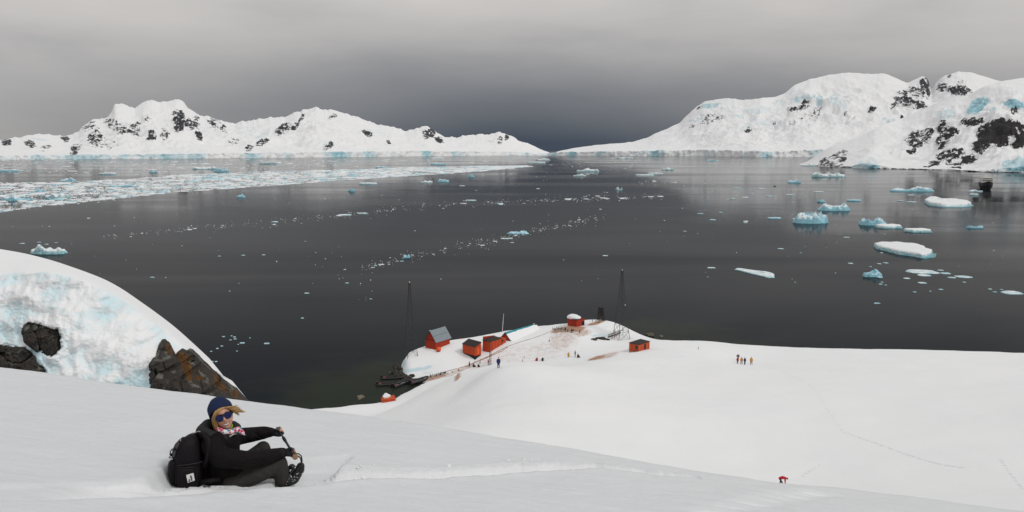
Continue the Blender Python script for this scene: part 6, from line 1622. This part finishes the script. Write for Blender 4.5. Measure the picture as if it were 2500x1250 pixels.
    # ---------------- stick held in both hands
    p0, p1 = wp(1378, 470, .19), wp(1555, 756, -.10)
    ax = (p1 - p0).normalized()
    sb = wp(1470, 610, .04)
    ST = empty('walking_stick', sb); tag(ST, 'dark walking stick with a round brown knob held across her knees in both hands', 'stick')
    def sc(o): o.parent = ST; o.matrix_parent_inverse = Matrix.Translation(-sb); return o
    def stp(name, mat, pts, rad, n=12):
        m = MB(); m.tube(pts, rad, n); return sc(m.build(name, mat, None, True))
    M['shaft'] = plain('graphite_shaft', (.055, .055, .06), .35, .2, 20.0, metal=.5); M['cork'] = plain('brown_knob', (.26, .15, .085), .6, .15, 40.0)
    mid = p0 + (p1 - p0) * .36
    stp('shaft', M['shaft'], [p0 - ax * .03, mid], .0085); stp('shaft', M['shaft'], [mid, p1 - ax * .02], .0110); stp('collar', M['frame'], [mid - ax * .03, mid - ax * .02, mid + ax * .02, mid + ax * .03], [.011, .015, .015, .011])
    view = (cam.location - p1).normalized()
    stp('knob', M['cork'], [p1 - view * .008, p1 - view * .007, p1 + view * .006, p1 + view * .008], [.022, .027, .027, .023], 24)
    stp('wrist_strap', M['frame'], [p1 - ax * .03, wp(1590, 722, -.06), wp(1618, 745, -.05), wp(1628, 800, -.06), wp(1618, 850, -.08), wp(1604, 905, -.11)], .006, 6)
    # ---------------- gloves: palm, four fingers and a thumb closed on the stick
    def glove(center, wrist, side, label=None):
        wdir = (wrist - center); wdir = (wdir - ax * wdir.dot(ax)).normalized()
        n = ax.cross(wdir).normalized() * side
        gs = []
        R0 = .023
        for f in range(4):
            c = center + ax * (.0205 * (f - 1.5)); L = (.95, 1.08, 1.03, .85)[f]
            pr = None
            for a in (20, 75, 130, 190, 245):
                a2 = R_(20 + (a - 20) * L); q = c + (wdir * math.cos(a2) + n * math.sin(a2)) * R0
                if pr is not None: gs.append((pr, q, .0105, .0095, 2 if (a > 200 and f in (1, 2)) else 0))
                pr = q
        kn = [center + ax * (.0205 * (f - 1.5)) + (wdir * math.cos(R_(20)) + n * math.sin(R_(20))) * R0 for f in range(4)]
        for k in kn: gs.append((k, wrist + (k - center) * .35 - wdir * .0, .014, .022, 1))
        # thumb leaves the side of the palm and closes from the other side
        tb = center + wdir * .055 - ax * .030; t1 = center + wdir * .026 - n * .028 - ax * .022; t2 = center - wdir * .006 - n * .026 - ax * .012
        gs += [(tb, t1, .014, .012, 1), (t1, t2, .0115, .0095, 0)]
        gs.append((wrist, wrist + (wrist - center).normalized() * .05, .032, .036, 1))
        return child(fuse('glove', gs, .0042, [M['glove_grey'], M['glove_black'], M['skin']], None, 2))
    cA = p0 + (p1 - p0) * .07; cB = p0 + (p1 - p0) * .84
    glove(cA, wp(1310, 497, .19), 1); glove(cB, wp(1440, 712, -.105), 1)
    # ---------------- backpack
    bb = wp(420, 1100, .02)
    B = empty('backpack', bb); tag(B, 'black hiking backpack with a white label on the seated woman\'s back', 'backpack')
    def bc(o): o.parent = B; o.matrix_parent_inverse = Matrix.Translation(-bb); return o
    def loft(name, mat, secs, n=36, e=3.2):
        """secs: (left x, right x, y, near dd, far dd) in enlarged-photo coordinates, bottom to top; rounded-box sections"""
        m = MB(); vs2 = []
        for (xl, xr, y, dn, df) in secs:
            for j in range(n):
                a = 2 * math.pi * j / n; c, s = math.cos(a), math.sin(a)
                px = abs(c)**(2 / e) * (1 if c > 0 else -1); pd = abs(s)**(2 / e) * (1 if s > 0 else -1)
                vs2.append(wp((xl + xr) / 2 + px * (xr - xl) / 2, y, (dn + df) / 2 + pd * (df - dn) / 2))
        k = len(secs)
        m.add(vs2, [(i * n + j, i * n + (j + 1) % n, (i + 1) * n + (j + 1) % n, (i + 1) * n + j) for i in range(k - 1) for j in range(n)] + [tuple(range(n))[::-1], tuple((k - 1) * n + j for j in range(n))])
        return bc(m.build(name, mat, None, True))
    loft('main_bag', M['pack'], [(300, 560, 1150, -.10, .18), (280, 580, 1120, -.13, .21), (262, 590, 1000, -.145, .22), (258, 592, 880, -.145, .22), (262, 590, 850, -.138, .215), (266, 588, 830, -.142, .22), (275, 585, 720, -.145, .21), (300, 575, 640, -.13, .20), (335, 560, 590, -.11, .18), (385, 545, 550, -.08, .16), (430, 540, 520, -.04, .12), (480, 535, 500, .0, .08)])
    loft('front_pocket', M['pack'], [(265, 330, 1060, -.06, .15), (232, 330, 1030, -.09, .18), (212, 330, 950, -.10, .19), (212, 330, 860, -.10, .19), (222, 330, 810, -.09, .18), (245, 330, 785, -.06, .15)], 28)
    loft('side_pocket', M['pack'], [(330, 510, 1110, -.165, -.08), (318, 522, 1080, -.172, -.08), (316, 524, 920, -.172, -.08), (322, 520, 885, -.168, -.08), (335, 505, 868, -.155, -.08)], 28, 4)
    lid = loft('lid_pocket', M['pack'], [(268, 370, 790, -.10, .17), (255, 380, 760, -.11, .18), (262, 400, 680, -.115, .18), (290, 420, 620, -.11, .17), (335, 430, 572, -.09, .15), (372, 430, 545, -.05, .12)], 28)
    def quadp(name, mat, pts, th=.002):
        m = MB(); f = [wp(*p) for p in pts]; b2 = [q + Vector((0, th, 0)) for q in f]; m.prism(b2, f); return bc(m.build(name, mat, None, False))
    lab = quadp('label', M['white_paint'], [(408, 948, -.1765), (484, 926, -.1765), (498, 1005, -.1765), (424, 1030, -.1765)])
    m = MB(); r = random.Random(4)
    def lp(a, b2): # a across 0..1, b along 0..1
        q = Vector((408, 948)) * (1 - a) * (1 - b2) + Vector((484, 926)) * a * (1 - b2) + Vector((498, 1005)) * a * b2 + Vector((424, 1030)) * (1 - a) * b2
        return wp(q.x, q.y, -.1775)
    for (a0, b0, b1, n) in ((.52, .22, .92, 7), (.20, .62, .95, 4)):
        for i in range(n):
            t = b0 + (b1 - b0) * i / n; h = (b1 - b0) / n
            for q in range(2):
                aa = a0 + r.uniform(-.02, .14); m.bar(lp(aa, t + h * .1 + q * h * .35), lp(aa + r.uniform(-.12, .12), t + h * (.45 + q * .35)), .0026)
            m.bar(lp(a0, t + h * .2), lp(a0 + .16, t + h * r.uniform(.2, .6)), .0026)
    o = m.build('print', M['frame'], None, False); o.parent = lab; o.matrix_parent_inverse = Matrix.Identity(4); tag(o, kind='stuff')
    quadp('reflective_patch', M['pack_trim'], [(290, 650, -.128), (318, 590, -.122), (336, 618, -.130), (308, 676, -.136)])
    quadp('reflective_patch', M['pack_trim'], [(262, 745, -.130), (282, 690, -.128), (300, 700, -.134), (280, 760, -.136)])
    def btube(name, mat, pts, rad, n=8):
        m = MB(); m.tube(pts, rad, n); return bc(m.build(name, mat, None, True))
    btube('seam', M['pack_trim'], [wp(318, 850, -.150), wp(420, 838, -.153), wp(520, 822, -.153), wp(580, 805, -.148)], .0025, 5)
    btube('zip', M['frame'], [wp(318, 882, -.165), wp(350, 870, -.170), wp(480, 862, -.172), wp(515, 880, -.172), wp(520, 960, -.175), wp(520, 1060, -.175)], .003, 5)
    btube('shoulder_strap', M['pack'], [wp(530, 500, -.03), wp(600, 520, -.09), wp(640, 590, -.165), wp(645, 680, -.175), wp(625, 780, -.16), wp(590, 860, -.14)], [.018, .022, .024, .022, .018, .014], 10)
    btube('haul_loop', M['zip'], [wp(470, 520, -.03), wp(500, 500, -.06), wp(540, 485, -.075), wp(556, 492, -.08)], .0035, 6)
    btube('side_strap', M['frame'], [wp(262, 672, .0), wp(240, 700, -.02), wp(250, 735, -.03), wp(228, 765, -.02), wp(258, 770, -.02)], .005, 6)
    btube('buckle', M['frame'], [wp(240, 720, -.03), wp(256, 745, -.03)], .010, 6)
    btube('zip_pull', M['zip'], [wp(350, 572, -.118), wp(346, 590, -.122)], .004, 6)
    btube('hip_belt', M['pack'], [wp(560, 1020, -.145), wp(660, 1010, -.165), wp(760, 990, -.155)], [.02, .026, .018], 8)
build_woman()
